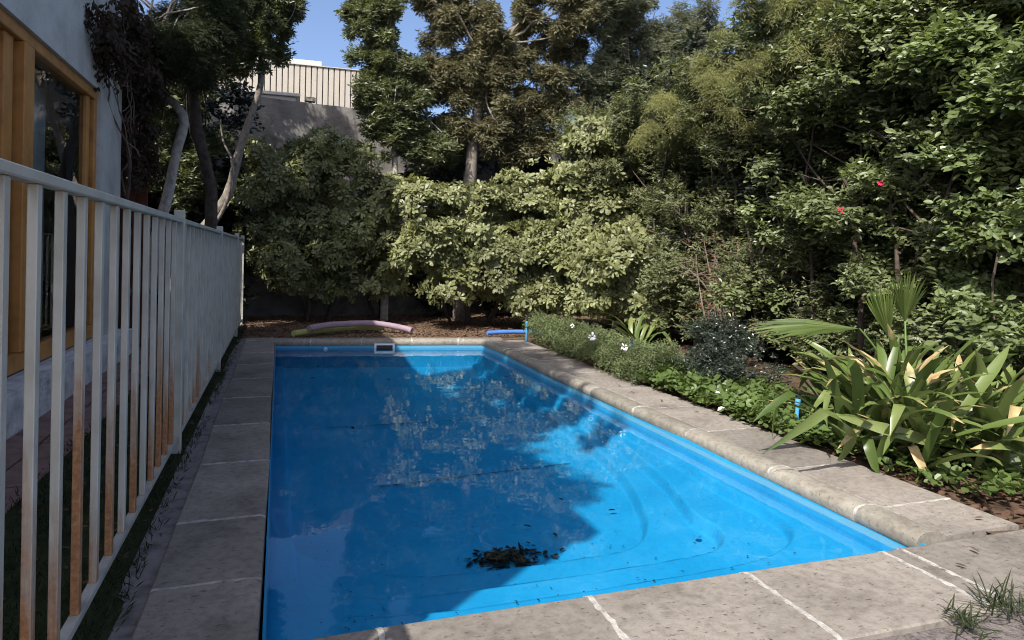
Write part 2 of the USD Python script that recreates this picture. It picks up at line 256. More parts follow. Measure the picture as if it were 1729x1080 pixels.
def leaves(p, d, n, L, W, tmpl):
    tv, tf = tmpl; N = len(p)
    x = unit(d); y = unit(np.cross(n, x)); z = np.cross(x, y)
    L = np.broadcast_to(L, (N,)); W = np.broadcast_to(W, (N,))
    v = p[:, None] + x[:, None] * (tv[None, :, :1] * L[:, None, None]) + y[:, None] * (tv[None, :, 1:2] * W[:, None, None]) + z[:, None] * (tv[None, :, 2:] * L[:, None, None])
    f = tf[None] + (np.arange(N) * len(tv))[:, None, None]
    return v.reshape(-1, 3), f.reshape(-1, 3)
def whorls(rng, c, a, k, L, W, tmpl=T_OBOV, open_=(50, 88)):
    """Rosettes of k leaves round the tips c with axes a."""
    n = len(c); a = unit(a)
    e = unit(np.cross(a, rdir(rng, n))); g = np.cross(a, e)
    ph = (np.arange(k)[None] * 2 * np.pi / k + rng.uniform(0, 6.28, (n, 1)) + rng.normal(0, .22, (n, k)))
    th = np.radians(rng.uniform(*open_, (n, k)))
    rad = np.cos(ph)[..., None] * e[:, None] + np.sin(ph)[..., None] * g[:, None]
    d = np.cos(th)[..., None] * a[:, None] + np.sin(th)[..., None] * rad
    nn = a[:, None] * np.sin(th)[..., None] - rad * np.cos(th)[..., None] + rng.normal(0, .15, d.shape)
    s = rng.uniform(.7, 1.15, (n, k)) * rng.uniform(.55, 1.22, (n, 1))
    p = c[:, None] + rad * 0.006 + a[:, None] * rng.uniform(-.02, .01, (n, k))[..., None]
    return leaves(p.reshape(-1, 3), d.reshape(-1, 3), nn.reshape(-1, 3), (L * s).ravel(), (W * s).ravel(), tmpl)
def sprays(rng, c, a, k, stem, L, W, tmpl=T_OVAL, droop=0.15, spread=0.9):
    """Twigs ending at the points c and running along a, each with k leaves set alternately."""
    n = len(c); a = unit(a)
    t = (np.arange(k) + rng.uniform(.2, .8, (n, k))) / k
    side = unit(np.cross(a, [0, 0, 1.0] + rng.normal(0, .25, (n, 3))))
    vert = np.cross(side, a)
    sg = np.where((np.arange(k) % 2) == 0, 1.0, -1.0)[None] * np.ones((n, 1))
    p = c[:, None] - a[:, None] * ((1 - t) * stem)[..., None] - np.array([0, 0, 1.0]) * (droop * stem * t ** 2)[..., None]
    d = a[:, None] * (.22 + .55 * t[..., None]) + side[:, None] * (sg * spread)[..., None] + rng.normal(0, .28, (n, k, 3)) - np.array([0, 0, droop])
    nn = unit(a[:, None] * [1, 1, .4] * .8 + rng.normal(0, .32, (n, k, 3)) + np.array([0, 0, .75]))   # blades turn to the light
    s = rng.uniform(.65, 1.15, (n, k)) * (1.1 - .35 * t)
    return leaves(p.reshape(-1, 3), d.reshape(-1, 3), nn.reshape(-1, 3), (L * s).ravel(), (W * s).ravel(), tmpl)
def clump_points(rng, centers, radii, n, flat=0.8, up=0.35, lo=0.45, face=None):
    """Points near the skins of many overlapping clumps, with outward axes."""
    centers = np.asarray(centers, float); radii = np.broadcast_to(np.asarray(radii, float), (len(centers),))
    w = radii ** 2; i = rng.choice(len(centers), n, p=w / w.sum())
    d = rdir(rng, n)
    if face is not None:
        s = (d @ face) < -0.35; d[s] = -d[s]
    r = radii[i] * (lo + (1 - lo) * rng.random(n) ** .55) * (1 + .25 * (meshkit.noise(centers[i] * 3 + d * 2.2, 5) - .5))
    p = centers[i] + d * r[:, None] * np.array([1, 1, flat])
    a = unit(d + np.array([0, 0, up]) + rng.normal(0, .35, (n, 3)))
    return p, a
def ell_clumps(rng, c, r, n, rr, inner=.35, cut=None):
    d = rdir(rng, n); k = (inner + (1 - inner) * rng.random(n) ** .6)
    p = np.asarray(c) + d * k[:, None] * np.asarray(r)
    return p, rng.uniform(rr[0], rr[1], n)

# ------------------------------------------------------------------ ground (with the hole of the pool)
# pool corners at coping height
NL, NR, FR, FL = np.array([-.03, 2.12]), np.array([2.53, 2.09]), np.array([2.545, 8.62]), np.array([-.03, 9.08])
hole = np.array([NL + [-.15, -.15], NR + [.15, -.15], FR + [.15, .12], FL + [-.15, .12]])
outer = np.array([(-900, -900), (900, -900), (900, 900), (-900, 900.)])
v = np.vstack([np.c_[outer, np.full(4, -.05)], np.c_[hole, np.full(4, -.05)]])
obj('ground', (v, np.array([(0, 1, 5, 4), (1, 2, 6, 5), (2, 3, 7, 6), (3, 0, 4, 7)])), 'ground', kind='structure')
def sheet(name, poly, z, mat_, kind='structure', amp=0.0, step=0.12, seed=0, label=None, cat=None):
    x0, y0, x1, y1 = Polygon(poly).bounds
    xs = np.linspace(x0, x1, max(2, int((x1 - x0) / step) + 1)); ys = np.linspace(y0, y1, max(2, int((y1 - y0) / step) + 1))
    gx, gy = np.meshgrid(xs, ys, indexing='ij'); n, m = gx.shape
    z_ = z + amp * meshkit.fbm(np.stack([gx * 2.5, gy * 2.5, gx * 0], -1), 4, seed)
    i, j = np.meshgrid(np.arange(n - 1), np.arange(m - 1), indexing='ij')
    q = np.stack([i * m + j, (i + 1) * m + j, (i + 1) * m + j + 1, i * m + j + 1], -1).reshape(-1, 4)
    return obj(name, (np.stack([gx, gy, z_], -1).reshape(-1, 3), q), mat_, kind=kind, smooth=True)
sheet('lawn', [(-1.12, -1), (-.62, -1), (-.62, 11.5), (-1.12, 11.5)], -.045, 'turf', amp=.03, seed=2)
sheet('verge', [(-.62, -1), (-.47, -1), (-.47, 11.5), (-.62, 11.5)], -.043, 'turf', amp=.02, seed=3)
sheet('rough_strip', [(-.5, -1), (-.38, -1), (-.38, 9.6), (-.5, 9.6)], -.040, 'rough_strip', amp=.02, seed=4)
sheet('flower_bed', [(2.9, 1.2), (5.3, 1.2), (5.3, 9.0), (2.9, 9.0)], -.046, 'soil', amp=.06, seed=5)
sheet('gravel_ground', [(-.5, -1.5), (4, -1.5), (4, 1.75), (-.5, 1.75)], -.042, 'gravel', amp=.03, seed=6)
pv = tag(UsdGeom.Xform.Define(stage, '/World/path').GetPrim(), kind='structure')
rng = np.random.default_rng(11)
for i in range(2):
    for k in range(17):
        y = 1.6 + k * .42 + rng.uniform(-.01, .01) + (.2 if i else 0); x = -1.54 + i * .215
        obj('paving_slab', bx(x + .006, x + .205, y + .006, y + .41, -.08, -.018 + rng.uniform(-.004, .004), .006), 'paving', pv)

# ------------------------------------------------------------------ swimming pool: shell, seams, skimmer
def seg_dist(px, py, line):
    """Signed distance to a polyline (positive on its left), and nothing else."""
    best = np.full(px.shape, 1e9); sign = np.ones(px.shape)
    for (x0, y0), (x1, y1) in zip(line[:-1], line[1:]):
        ex, ey = x1 - x0, y1 - y0; t = np.clip(((px - x0) * ex + (py - y0) * ey) / (ex * ex + ey * ey), 0, 1)
        d = np.hypot(px - x0 - t * ex, py - y0 - t * ey); c = ex * (py - y0) - ey * (px - x0)
        m = d < best - 1e-9; best = np.where(m, d, best); sign = np.where(m, np.where(c >= 0, 1.0, -1.0), sign)
    return best * sign
def smooth_line(pts, it=3):
    p = np.asarray(pts, float)
    for _ in range(it):
        q = np.empty((2 * len(p) - 2, 2)); q[0::2] = .75 * p[:-1] + .25 * p[1:]; q[1::2] = .25 * p[:-1] + .75 * p[1:]
        p = np.vstack([p[:1], q, p[-1:]])
    return p
sst = lambda x, a, b: (lambda t: t * t * (3 - 2 * t))(np.clip((x - a) / (b - a), 0, 1))
WATER, FLOOR = -.088, -.335
NU, NV = 190, 420
s_, t_ = np.meshgrid(np.linspace(0, 1, NU), np.linspace(0, 1, NV) ** 1.15, indexing='ij')
gx = ((1 - s_) * (1 - t_))[..., None] * NL + (s_ * (1 - t_))[..., None] * NR + (s_ * t_)[..., None] * FR + ((1 - s_) * t_)[..., None] * FL
px, py = gx[..., 0], gx[..., 1]
# step edges, drawn anticlockwise so that the deep side lies on their left
A = smooth_line([(.06, 9.5), (.06, 2.86), (.08, 2.62), (.16, 2.42), (.35, 2.31), (.8, 2.285), (1.77, 2.285), (2.06, 2.36), (2.27, 2.52), (2.33, 2.8), (2.30, 3.1), (2.42, 4.2), (2.47, 9.5)])
B = smooth_line([(-.1, 9.5), (-.1, 3.22), (.0, 3.2), (.15, 3.06), (.21, 2.86), (.26, 2.69), (.40, 2.57), (.8, 2.55), (1.70, 2.555), (1.93, 2.60), (2.06, 2.78), (2.03, 2.98), (2.10, 3.2), (2.22, 3.6), (2.36, 4.85), (2.47, 9.5)])
C = smooth_line([(-.1, 9.5), (-.1, 3.4), (.25, 3.22), (.5, 2.96), (.8, 2.91), (1.45, 2.90), (1.68, 2.93), (1.88, 3.16), (2.0, 3.45), (2.18, 4.0), (2.3, 5.2), (2.44, 9.5)])
A = A * 1.045; A[:, 0] = np.minimum(A[:, 0], 2.475); B = B * 1.03; B[:, 0] = np.minimum(B[:, 0], 2.46)
dA, dB, dC = (seg_dist(px, py, l) for l in (A, B, C))
bR = (2.53 + (py - 2.1) * .0023) - px
z = np.full(px.shape, -.138)
z -= .006 * np.clip(dA + .2, 0, .2) / .2
z = z - .058 * sst(dA, 0, .028)
z = z - .066 * sst(dB, 0, .03)
z = z - .085 * sst(dC, 0, .04)
z = np.maximum(z, FLOOR + .004 * (meshkit.fbm(np.stack([px, py, px * 0], -1) * 1.5, 3, 4) - .5))
z = np.where(t_ > .985, FLOOR, z)
rim = np.maximum(np.maximum(1 - s_ * (NU - 1), 0), np.maximum(np.maximum(1 - (1 - s_) * (NU - 1), 0), np.where(t_ >= 1, 1, 0)))
z = np.where((s_ == 0) | (s_ == 1) | (t_ == 0) | (t_ == 1), -.012, z)
i, j = np.meshgrid(np.arange(NU - 1), np.arange(NV - 1), indexing='ij')
q = np.stack([i * NV + j, (i + 1) * NV + j, (i + 1) * NV + j + 1, i * NV + j + 1], -1).reshape(-1, 4)
ZPOOL = z
pool = thing('swimming_pool', 'blue moulded swimming pool with curved corner steps, sunk beside the white fence', 'swimming pool')
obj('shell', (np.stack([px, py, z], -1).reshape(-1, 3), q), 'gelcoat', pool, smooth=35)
rng = np.random.default_rng(5)
for x0, y0, x1, y1 in ((.62, 4.32, 1.98, 4.44), (.28, 5.88, 1.98, 5.85)):
    mb = MB(); x = np.linspace(x0, x1, 60)
    for k in range(59):
        if rng.random() < .86:
            yc = y0 + (y1 - y0) * (x[k:k + 2] - x0) / (x1 - x0) + .004 * (meshkit.noise(np.c_[x[k:k + 2] * 9, x[k:k + 2] * 0, x[k:k + 2] * 0], 3) - .5)
            w = rng.uniform(.0025, .007)
            zf = FLOOR + .008
            mb.add([(x[k], yc[0] - w, zf), (x[k + 1], yc[1] - w, zf), (x[k + 1], yc[1] + w, zf), (x[k], yc[0] + w, zf)], [(0, 1, 2, 3)])
    obj('floor_seam', mb.get(), 'pool_dirt', pool)
# skimmer mouth in the far wall
fd = (FR - FL) / np.linalg.norm(FR - FL); fn = np.array([fd[1], -fd[0]])   # points to the near end
def wall_box(s0, s1, d0, d1, z0, z1):
    m = trimesh.creation.box([s1 - s0, d1 - d0, z1 - z0]); c = FL + fd * (s0 + s1) / 2 + fn * (d0 + d1) / 2
    T = np.eye(4); T[:2, 0] = fd; T[:2, 1] = -fn; T[:3, 3] = (*c, (z0 + z1) / 2); m.apply_transform(T); return m.vertices, m.faces
mb = MB(); s0, s1, z0, z1 = 1.225, 1.485, -.165, -.028
for a in ((s0, s1, 0, .02, z1 - .022, z1), (s0, s1, 0, .02, z0, z0 + .026), (s0, s0 + .026, 0, .0195, z0 + .026, z1 - .022), (s1 - .026, s1, 0, .0195, z0 + .026, z1 - .022)): mb.add(*wall_box(*a))
sk = obj('skimmer', mb.get(), 'skimmer_white', pool)
obj('flap', wall_box(s0 + .028, s1 - .028, .001, .006, z0 + .028, z1 - .024), 'black_plastic', sk)
obj('inlet', tube([(*(FL + fd * .62 + fn * .001), -.105), (*(FL + fd * .62 + fn * .02), -.105)], .028, 12), 'skimmer_white', pool)
# small light in the right lobe
obj('pool_jet', tube([(1.99, 2.9, -.240), (1.99, 2.9, -.228)], .016, 12), 'gelcoat', pool)
# water
e = .004
w = np.array([NL + [e, e], NR + [-e, e], FR + [-e, -e], FL + [e, -e]])
obj('water', (np.c_[w, np.full(4, WATER)], np.array([(0, 1, 2, 3)])), 'water', kind='structure')

# ------------------------------------------------------------------ coping
cop = tag(UsdGeom.Xform.Define(stage, '/World/pool_coping').GetPrim(), kind='structure')
def loft(i1, o1, i2, o2, prof, rngj=None, n=1, jit=0.0, z=0.0):
    """A stone whose cross-section prof [(distance from the inner edge, height)] runs from end 1 to end 2."""
    i1, o1, i2, o2 = (np.asarray(a, float) for a in (i1, o1, i2, o2))
    pr = np.asarray(prof, float); k = len(pr); V = []
    for t in np.linspace(0, 1, n + 1):
        a = i1 + (i2 - i1) * t; b = o1 + (o2 - o1) * t; d = unit((b - a)[None])[0]
        jj = 0 if rngj is None else rngj.uniform(-jit, jit)
        V.append(np.c_[a + d * (pr[:, :1]) + (unit((i2 - i1)[None])[0] * jj), pr[:, 1] + z])
    V = np.vstack(V); F = []
    for r in range(n):
        for c in range(k): F += [(r * k + c, r * k + (c + 1) % k, (r + 1) * k + (c + 1) % k), (r * k + c, (r + 1) * k + (c + 1) % k, (r + 1) * k + c)]
    for c in range(1, k - 1): F += [(0, c + 1, c), (n * k, n * k + c, n * k + c + 1)]
    return V, np.array(F)
def slab(W, t=.06, r=.014): return [(0, -t), (0, -r), (.003, -r * .4), (r, 0), (W - .006, 0), (W, -.006), (W, -t)]
ROLLP = [(0, -.06), (-.012, -.045), (-.017, -.022), (-.013, -.002), (-.002, .011), (.018, .019), (.05, .023), (.09, .020), (.118, .012), (.138, .001), (.152, -.012), (.152, -.06)]
SLIT = .008
rng = np.random.default_rng(21)
def run(breaks, inner, outerl, prof, mt, gap, jn=True, dz=.002, jw=(.010, .02)):
    """Stones between consecutive breaks along inner(t) / outer(t), with lime joints between them."""
    for a, b in zip(breaks[:-1], breaks[1:]):
        obj('coping_stone', loft(inner(a + gap), outerl(a + gap), inner(b - gap), outerl(b - gap), prof, z=rng.uniform(-dz, dz)), mt, cop, smooth=40)
    if jn:
        for a in breaks[1:-1]:
            w = rng.uniform(*jw); d = np.asarray(prof, float).copy(); top = d[:, 1] > -.03; d[top, 1] += .0025
            V, F = loft(inner(a - w / 2), outerl(a - w / 2), inner(a + w / 2), outerl(a + w / 2), d)
            # make many cross sections for a ragged edge
            k = len(d); dens = []
            for q0, q1 in zip(d[:-1], d[1:]):
                m = max(1, int(np.linalg.norm(q1 - q0) / .02)); dens += [q0 + (q1 - q0) * u / m for u in range(m)]
            dens = np.array(dens + [d[-1]]); k = len(dens)
            V, F = loft(inner(a - w / 2), outerl(a - w / 2), inner(a + w / 2), outerl(a + w / 2), dens)
            ax = unit((np.asarray(inner(a + .01)) - np.asarray(inner(a - .01)))[None])[0]
            nz = (meshkit.fbm(np.c_[V[:, :2] * 30, V[:, 2:] * 30], 3, int(a * 100) % 97) - .5) * w * 1.1
            V[:, :2] += ax * nz[:, None]; V[:, 2] += (meshkit.noise(V * 60, 3) - .6) * .003
            obj('mortar_joint', (V, F), 'mortar', cop)
lerp = lambda a, b, t: np.asarray(a) + (np.asarray(b) - np.asarray(a)) * t
wob = lambda y: .010 * math.sin(y * 1.9 + .4) + .006 * math.sin(y * 5.1)
# left run: single slabs
run([2.0, 2.545, 3.137, 3.96, 4.81, 5.67, 6.49, 7.3, 8.1, 9.0, 9.5], lambda y: (-.036 + .4 * wob(y), y), lambda y: (-.39 - .004 * (y - 2), y), slab(.355, r=.02), 'coping', .004)
obj('coping_stone', loft((-.036, 1.5), (-.39, 1.5), (-.036, 1.993), (-.39, 1.993), slab(.354, r=.02)), 'coping', cop, smooth=40)
# near run
run([-.03, .305, 1.005, 1.633, 2.275, 2.37, 3.09], lambda x: (x, 2.112 - .009 * x + .3 * wob(x)), lambda x: (x, 1.64 - .006 * x), slab(.472, r=.02), 'coping', .005, jw=(.012, .024))
# right run: rounded nosing and flat slabs behind it
rb = [2.11, 2.44, 3.035, 3.84, 4.53, 5.28, 6.1, 6.9, 7.7, 8.62]
run(rb, lambda y: (2.535 + .002 * (y - 2.1) + .5 * wob(y), y), lambda y: (2.9, y), ROLLP, 'roll', .004, jw=(.012, .026))
run(rb, lambda y: (2.69 + .002 * (y - 2.1) + .5 * wob(y), y + .0), lambda y: (3.6, y), slab(.42, r=.006), 'coping', .003, jw=(.006, .012))
# far run
fl = float(np.linalg.norm(FR - FL))
run([-.36, .35, .43, 1.06, 1.70, 2.3, 2.375, fl + .02], lambda t: FL + fd * t, lambda t: FL + fd * t - fn, [(a, b) for a, b in ROLLP], 'roll', .004, jw=(.012, .024))
run([-.36, .39, 1.06, 1.70, 2.34, fl + .3], lambda t: FL + fd * t - fn * .155, lambda t: FL + fd * t - fn, slab(.22, r=.006), 'coping', .003, jw=(.006, .012))

# ------------------------------------------------------------------ white steel fence
fence = thing('steel_fence', 'tall white steel bar fence with rusty feet between lawn and pool', 'fence', (-.55, 0, 0))
obj('top_rail', bx(-.022, .022, -.6, 11.4, 1.297, 1.325, .004), 'fence', fence)
plain('rail_paint', (0.34, 0.33, 0.295), 0.55, 0.35, 0.35, 9, 0.3, 60)
obj('bottom_rail', bx(-.016, .016, -.6, 11.4, .045, .072, .003), 'rail_paint', fence)
posts = [-.55, 1.48, 4.36, 7.15, 9.95, 11.42]
for y in posts:
    obj('post', bx(-.028, .028, y - .028, y + .028, -.06, 1.372, .004), 'fence', fence)
for a, b in zip(posts[:-1], posts[1:]):
    n = int(round((b - a) / .208))
    for k in range(1, n):
        y = a + (b - a) * k / n
        obj('baluster', bx(-.011, .011, y - .017, y + .017, .0725, 1.2965, .002), 'fence', fence)

# ------------------------------------------------------------------ the house on the left
HX, HV0, HV1, HT = -1.68, .45, 8.55, 4.25
house = thing('house', 'white plastered house with timber framed sliding windows at the left edge', 'house')
W0, W1, WB, WT = 2.2, 7.62, .27, 2.67
mb = MB()
mb.add(*bx(HX - .28, HX, W1, HV1, -.1, HT)); mb.add(*bx(HX - .28, HX, HV0, W0, -.1, HT))
mb.add(*bx(HX - .28, HX, W0, W1, WT, HT)); mb.add(*bx(HX - .28, HX - .02, W0, W1, -.1, WB - .01))
mb.add(*bx(-6.2, HX - .28, HV1 - .25, HV1 - .002, -.1, HT)); mb.add(*bx(-6.2, HX - .28, HV0 + .002, HV0 + .25, -.1, HT)); mb.add(*bx(-6.45, -6.2, HV0, HV1, -.1, HT))
V, F = mb.get()
obj('wall', (V, F), 'plaster', house)
obj('roof', bx(-6.6, HX + .05, HV0 - .05, HV1 + .05, HT + .002, HT + .16, .01), 'plaster', house)
obj('inner_floor', bx(-6.19, HX - .29, HV0 + .26, HV1 - .26, .05, .2), 'interior', house)
obj('inner_wall', bx(-4.35, -4.2, HV0 + .26, HV1 - .26, .2, 3.2), 'interior', house)
obj('inner_ceiling', bx(-6.19, HX - .29, HV0 + .26, HV1 - .26, 3.2, 3.35), 'interior', house)
# uneven white plinth under the window
g = trimesh.creation.box([.16, 6.9, .30]); g = g.subdivide().subdivide().subdivide().subdivide().subdivide()
g.apply_translation([HX + .07, 5.1, .10]); nv = g.vertices.copy(); nv += (np.stack([meshkit.fbm(nv * 6 + 7 * k, 3, k) for k in range(3)], 1) - .5) * .035
obj('plinth', (nv, g.faces), 'plinth', house, smooth=True)
mb = MB(); fx0, fx1 = HX - .17, HX - .03
mb.add(*bx(fx0, fx1, W0, W1, WT - .09, WT, .006)); mb.add(*bx(fx0, fx1, W0, W1, WB - .0, WB + .13, .006))
mb.add(*bx(fx0 + .002, fx1 - .002, W1 - .09, W1, WB + .131, WT - .091, .006)); mb.add(*bx(fx0 + .002, fx1 - .002, W0, W0 + .09, WB + .131, WT - .091, .006))
win = obj('window', mb.get(), 'wood', house)
for y0, y1, x0 in ((5.36, 5.52, -.015), (5.60, 5.80, .03)):
    obj('stile', bx(fx0 + .03 + x0, fx1 - .02 + x0, y0, y1, WB + .132, WT - .092, .006), 'wood', win)
obj('stile', bx(fx0 + .035, fx1 - .025, W1 - .26, W1 - .16, WB + .132, WT - .092, .006), 'wood', win)
for y0, y1, x in ((W0 + .09, 5.36, -.115), (5.80, W1 - .26, -.085)):
    obj('pane', (np.array([(HX + x, y0, WB + .13), (HX + x, y1, WB + .13), (HX + x, y1, WT - .09), (HX + x, y0, WT - .09)]), np.array([(0, 1, 2, 3)])), 'pane', win)
# behind the glass
y = np.linspace(5.9, 7.45, 60); cx = HX - .42 + .025 * np.sin(y * 31) + .012 * np.sin(y * 77)
V = np.vstack([np.c_[cx, y, np.full(60, .25)], np.c_[cx, y, np.full(60, 2.6)]]); k = np.arange(59)
obj('curtain', (V, np.stack([k, k + 1, k + 61, k + 60], 1)), 'curtain', smooth=True, label='pale grey curtain hanging behind the right window pane', cat='curtain')
sh = thing('shelf_unit', 'white shelf unit with two drawer fronts seen behind the left glass', 'shelf')
for z0 in (.34, .83): obj('drawer', bx(-2.62, -2.3, 6.0, 7.28, z0, z0 + .22, .006), 'white_laminate', sh)
obj('side', bx(-2.62, -2.29, 7.29, 7.31, .2, 1.32, .002), 'wood', sh)
obj('top', bx(-2.64, -2.28, 5.98, 7.32, 1.325, 1.35, .004), 'white_laminate', sh)
hb = obj('wall_cabinet', bx(-2.5, -2.3, 5.9, 7.27, 1.43, 1.80, .008), 'white_laminate', label='white box with a small dark slot above the drawers behind glass', cat='cabinet')
obj('slot', bx(-2.3, -2.293, 7.14, 7.20, 1.50, 1.60), 'black_plastic', hb)
cu_ = trimesh.creation.icosphere(3, 1.0); V = cu_.vertices * [.25, .42, .24]; V += .03 * (meshkit.fbm(V * 6, 3, 2)[:, None] - .5)
obj('cushion', (V + [-2.35, 8.0 - .12, .43], cu_.faces), 'yellow_fabric', smooth=True, label='yellow cushion on the floor behind the right window pane', cat='cushion')
V = cu_.vertices * [.14, .17, .09]
obj('cushion', (V + [-2.3, 7.93, .72], cu_.faces), 'red_fabric', smooth=True, label='small red cushion on top of the yellow one', cat='cushion')
# rust-brown boards beyond the corner
tb = thing('timber_screen', 'dark red-brown timber board screen behind the house corner', 'screen')
for k in range(3):
    x = -1.86 + k * .115; obj('board', bx(x + .004, x + .111, 9.20 + .006 * (k % 2), 9.24, -.06, 2.72 + .03 * k, .006), 'dark_timber', tb)
# a pipe-like dead stem by the corner
obj('vine_stem', wobbly([(-1.63, 8.55, 0), (-1.60, 8.60, .6), (-1.645, 8.58, 1.1), (-1.60, 8.6, 1.7), (-1.63, 8.55, 2.3)], .03, .018, 40, 7, 3, .4, .08), 'bark_dark', smooth=True,
    label='dark bare climbing stem running up the white house corner', cat='vine')

# ------------------------------------------------------------------ walls and the building behind
def slab_wall(u0, u1, v0, v1, h0, h1, n=80, seed=1, amp=.02, axis=0):
    xs = np.linspace(u0, u1, n); V, F = [], []
    hs = h0 + (h1 - h0) * (xs - u0) / (u1 - u0) + amp * (meshkit.fbm(np.c_[xs * 3, xs * 0, xs * 0], 4, seed) - .5)
    for x, h in zip(xs, hs): V += [(x, v0, -.1), (x, v0, h), (x, v1, h), (x, v1, -.1)]
    for k in range(n - 1):
        for c in range(3): F.append((4 * k + c, 4 * k + 4 + c, 4 * k + 5 + c, 4 * k + 1 + c))
    F += [(0, 1, 2, 3), (4 * n - 4, 4 * n - 1, 4 * n - 2, 4 * n - 3)]
    V = np.array(V, float)
    if axis: V = V[:, [1, 0, 2]]
    return V, np.array(F)
obj('garden_wall', slab_wall(-6, 9.0, 13.3, 13.55, 4.16, 3.60), 'concrete', label='rough grey concrete wall across the far end, overgrown by trees', cat='wall')
obj('garden_wall', slab_wall(-2, 13.29, 6.15, 6.35, 3.3, 3.3, seed=4, axis=1), 'concrete', label='grey concrete wall hidden behind the tall right hedge', cat='wall')
obj('garden_wall', slab_wall(8.6, 13.29, -3.6, -3.4, 3.2, 3.2, seed=6, axis=1), 'concrete', label='shaded concrete wall behind the dark foliage at the far left', cat='wall')
bd = thing('warehouse', 'cream building clad in upright ribbed metal panels beyond the far wall', 'building')
obj('wall', bx(-8, 2.66, 18.06, 26, -.1, 5.80), 'cladding', bd)
x = -4.6
while x < 2.6:
    z1 = 5.825
    prof = [(x, 18.05), (x + .012, 18.0), (x + .115, 18.0), (x + .127, 18.05)]
    V = np.array([(a, b, zz) for zz in (3.0, z1) for a, b in prof])
    obj('cladding_panel', (V, np.array([(0, 1, 5, 4), (1, 2, 6, 5), (2, 3, 7, 6), (4, 5, 6, 7)])), 'cladding', bd)
    x += .1395
obj('coping_strip', bx(-8, 2.7, 17.97, 18.2, 5.826, 5.85, .004), 'cladding', bd)
obj('upper_roof', bx(-2.0, .98, 18.6, 21, 5.8, 6.13, .01), 'white_roof', bd)
cn = thing('canopy', 'low white flat canopy resting just behind the far wall top', 'canopy')
obj('deck', bx(-4.5, .25, 13.75, 15.2, 3.6, 4.10, .01), 'white_roof', cn)
obj('top_slab', bx(-4.5, .33, 13.70, 15.3, 4.102, 4.165, .01), 'white_roof', cn)
fl_ = thing('floodlight', 'small dark floodlight standing on the top of the far wall', 'lamp', (.50, 13.42, 3.93))
obj('head', bx(-.1, .1, -.04, .04, .02, .115, .012), 'black_plastic', fl_)
obj('glass', bx(-.085, .085, -.048, -.0405, .035, .10, .003), 'bark_grey', fl_)
obj('bracket', bx(-.03, .03, -.02, .02, -.03, .02, .004), 'black_plastic', fl_)

# ------------------------------------------------------------------ trees
def limbs(rng, trunk_top, crown_c, crown_r, n, r0, mb, start_spread=.0, base=None):
    for k in range(n):
        e = np.asarray(crown_c) + rdir(rng, 1)[0] * np.asarray(crown_r) * rng.uniform(.55, .95)
        s = np.asarray(trunk_top) if base is None else lerp(base, trunk_top, rng.uniform(.2, 1))
        m = lerp(s, e, .5) + rng.normal(0, .08, 3) + [0, 0, -.06]
        mb.add(*wobbly([s, m, e], r0, r0 * .25, 10, 6, k, .2, .12))
def tree(name, label, trunk, r0, r1, crown, leafmaker, leafm, barkm, seed, nl=8, lr=.025, group=None, extra=None):
    rng = np.random.default_rng(seed)
    t = thing(name, label, 'tree')
    tv = np.asarray(trunk, float)
    obj('trunk', wobbly(tv, r0, r1, 36, 12, seed, .22), barkm, t, smooth=True)
    mb = MB()
    for c, r in crown: limbs(rng, tv[-1], c, r, nl, lr, mb, base=tv[-2])
    obj('branches', mb.get(), barkm, t, smooth=True, kind='stuff')
    if extra is not None: obj('side_stem', extra, barkm, t, smooth=True)
    mb = MB()
    for c, r in crown: leafmaker(rng, mb, np.asarray(c, float), np.asarray(r, float))
    obj('crown', mb.get(), leafm, t, kind='stuff')
    return t
def mk(nc, rr, n, k, stem, L, W, tmpl=T_OVAL, droop=.15, style='s', flat=.8, upw=.35, inner=.35, opn=(45, 80), gap=0.0):
    def f(rng, mb, c, r):
        vol = (r[0] * r[1] * r[2]) ** (1 / 3)
        p, q = ell_clumps(rng, c, r, nc, rr, inner)
        P_, A_ = clump_points(rng, p, q, n, flat, upw)
        if gap > 0:
            keep = meshkit.fbm(P_ * 2.3, 3, 17) > gap; P_, A_ = P_[keep], A_[keep]
        mb.add(*(sprays(rng, P_, A_, k, stem, L, W, tmpl, droop) if style == 's' else whorls(rng, P_, A_, k, L, W, tmpl, opn)))
    return f
tree('leaning_tree', 'young tree with leaning grey trunk and round leafy top before the cladding', [(-1.55, 11.4, -.05), (-1.3, 11.33, 1.14), (-1.08, 11.25, 1.46), (-.75, 11.14, 2.0), (-.59, 11.09, 2.68), (-.43, 11.03, 3.22), (-.31, 10.99, 3.67), (-.30, 10.99, 4.5)],
     .10, .035, [((-.31, 10.99, 4.5), (.52, .45, .78)), ((-.05, 10.9, 4.95), (.32, .3, .35)), ((-.62, 11.05, 4.25), (.28, .28, .4))], mk(20, (.12, .22), 1300, 8, .14, .10, .03, T_DIA, .1, flat=1.0, inner=.1), 'leaf_tree', 'bark_grey', 31, 2, .018,
     extra=wobbly([(-.95, 11.15, 1.5), (-.74, 11.03, 1.95), (-.69, 11.01, 2.44), (-.83, 11.06, 2.79), (-.87, 11.08, 3.1)], .03, .012, 20, 6, 2))
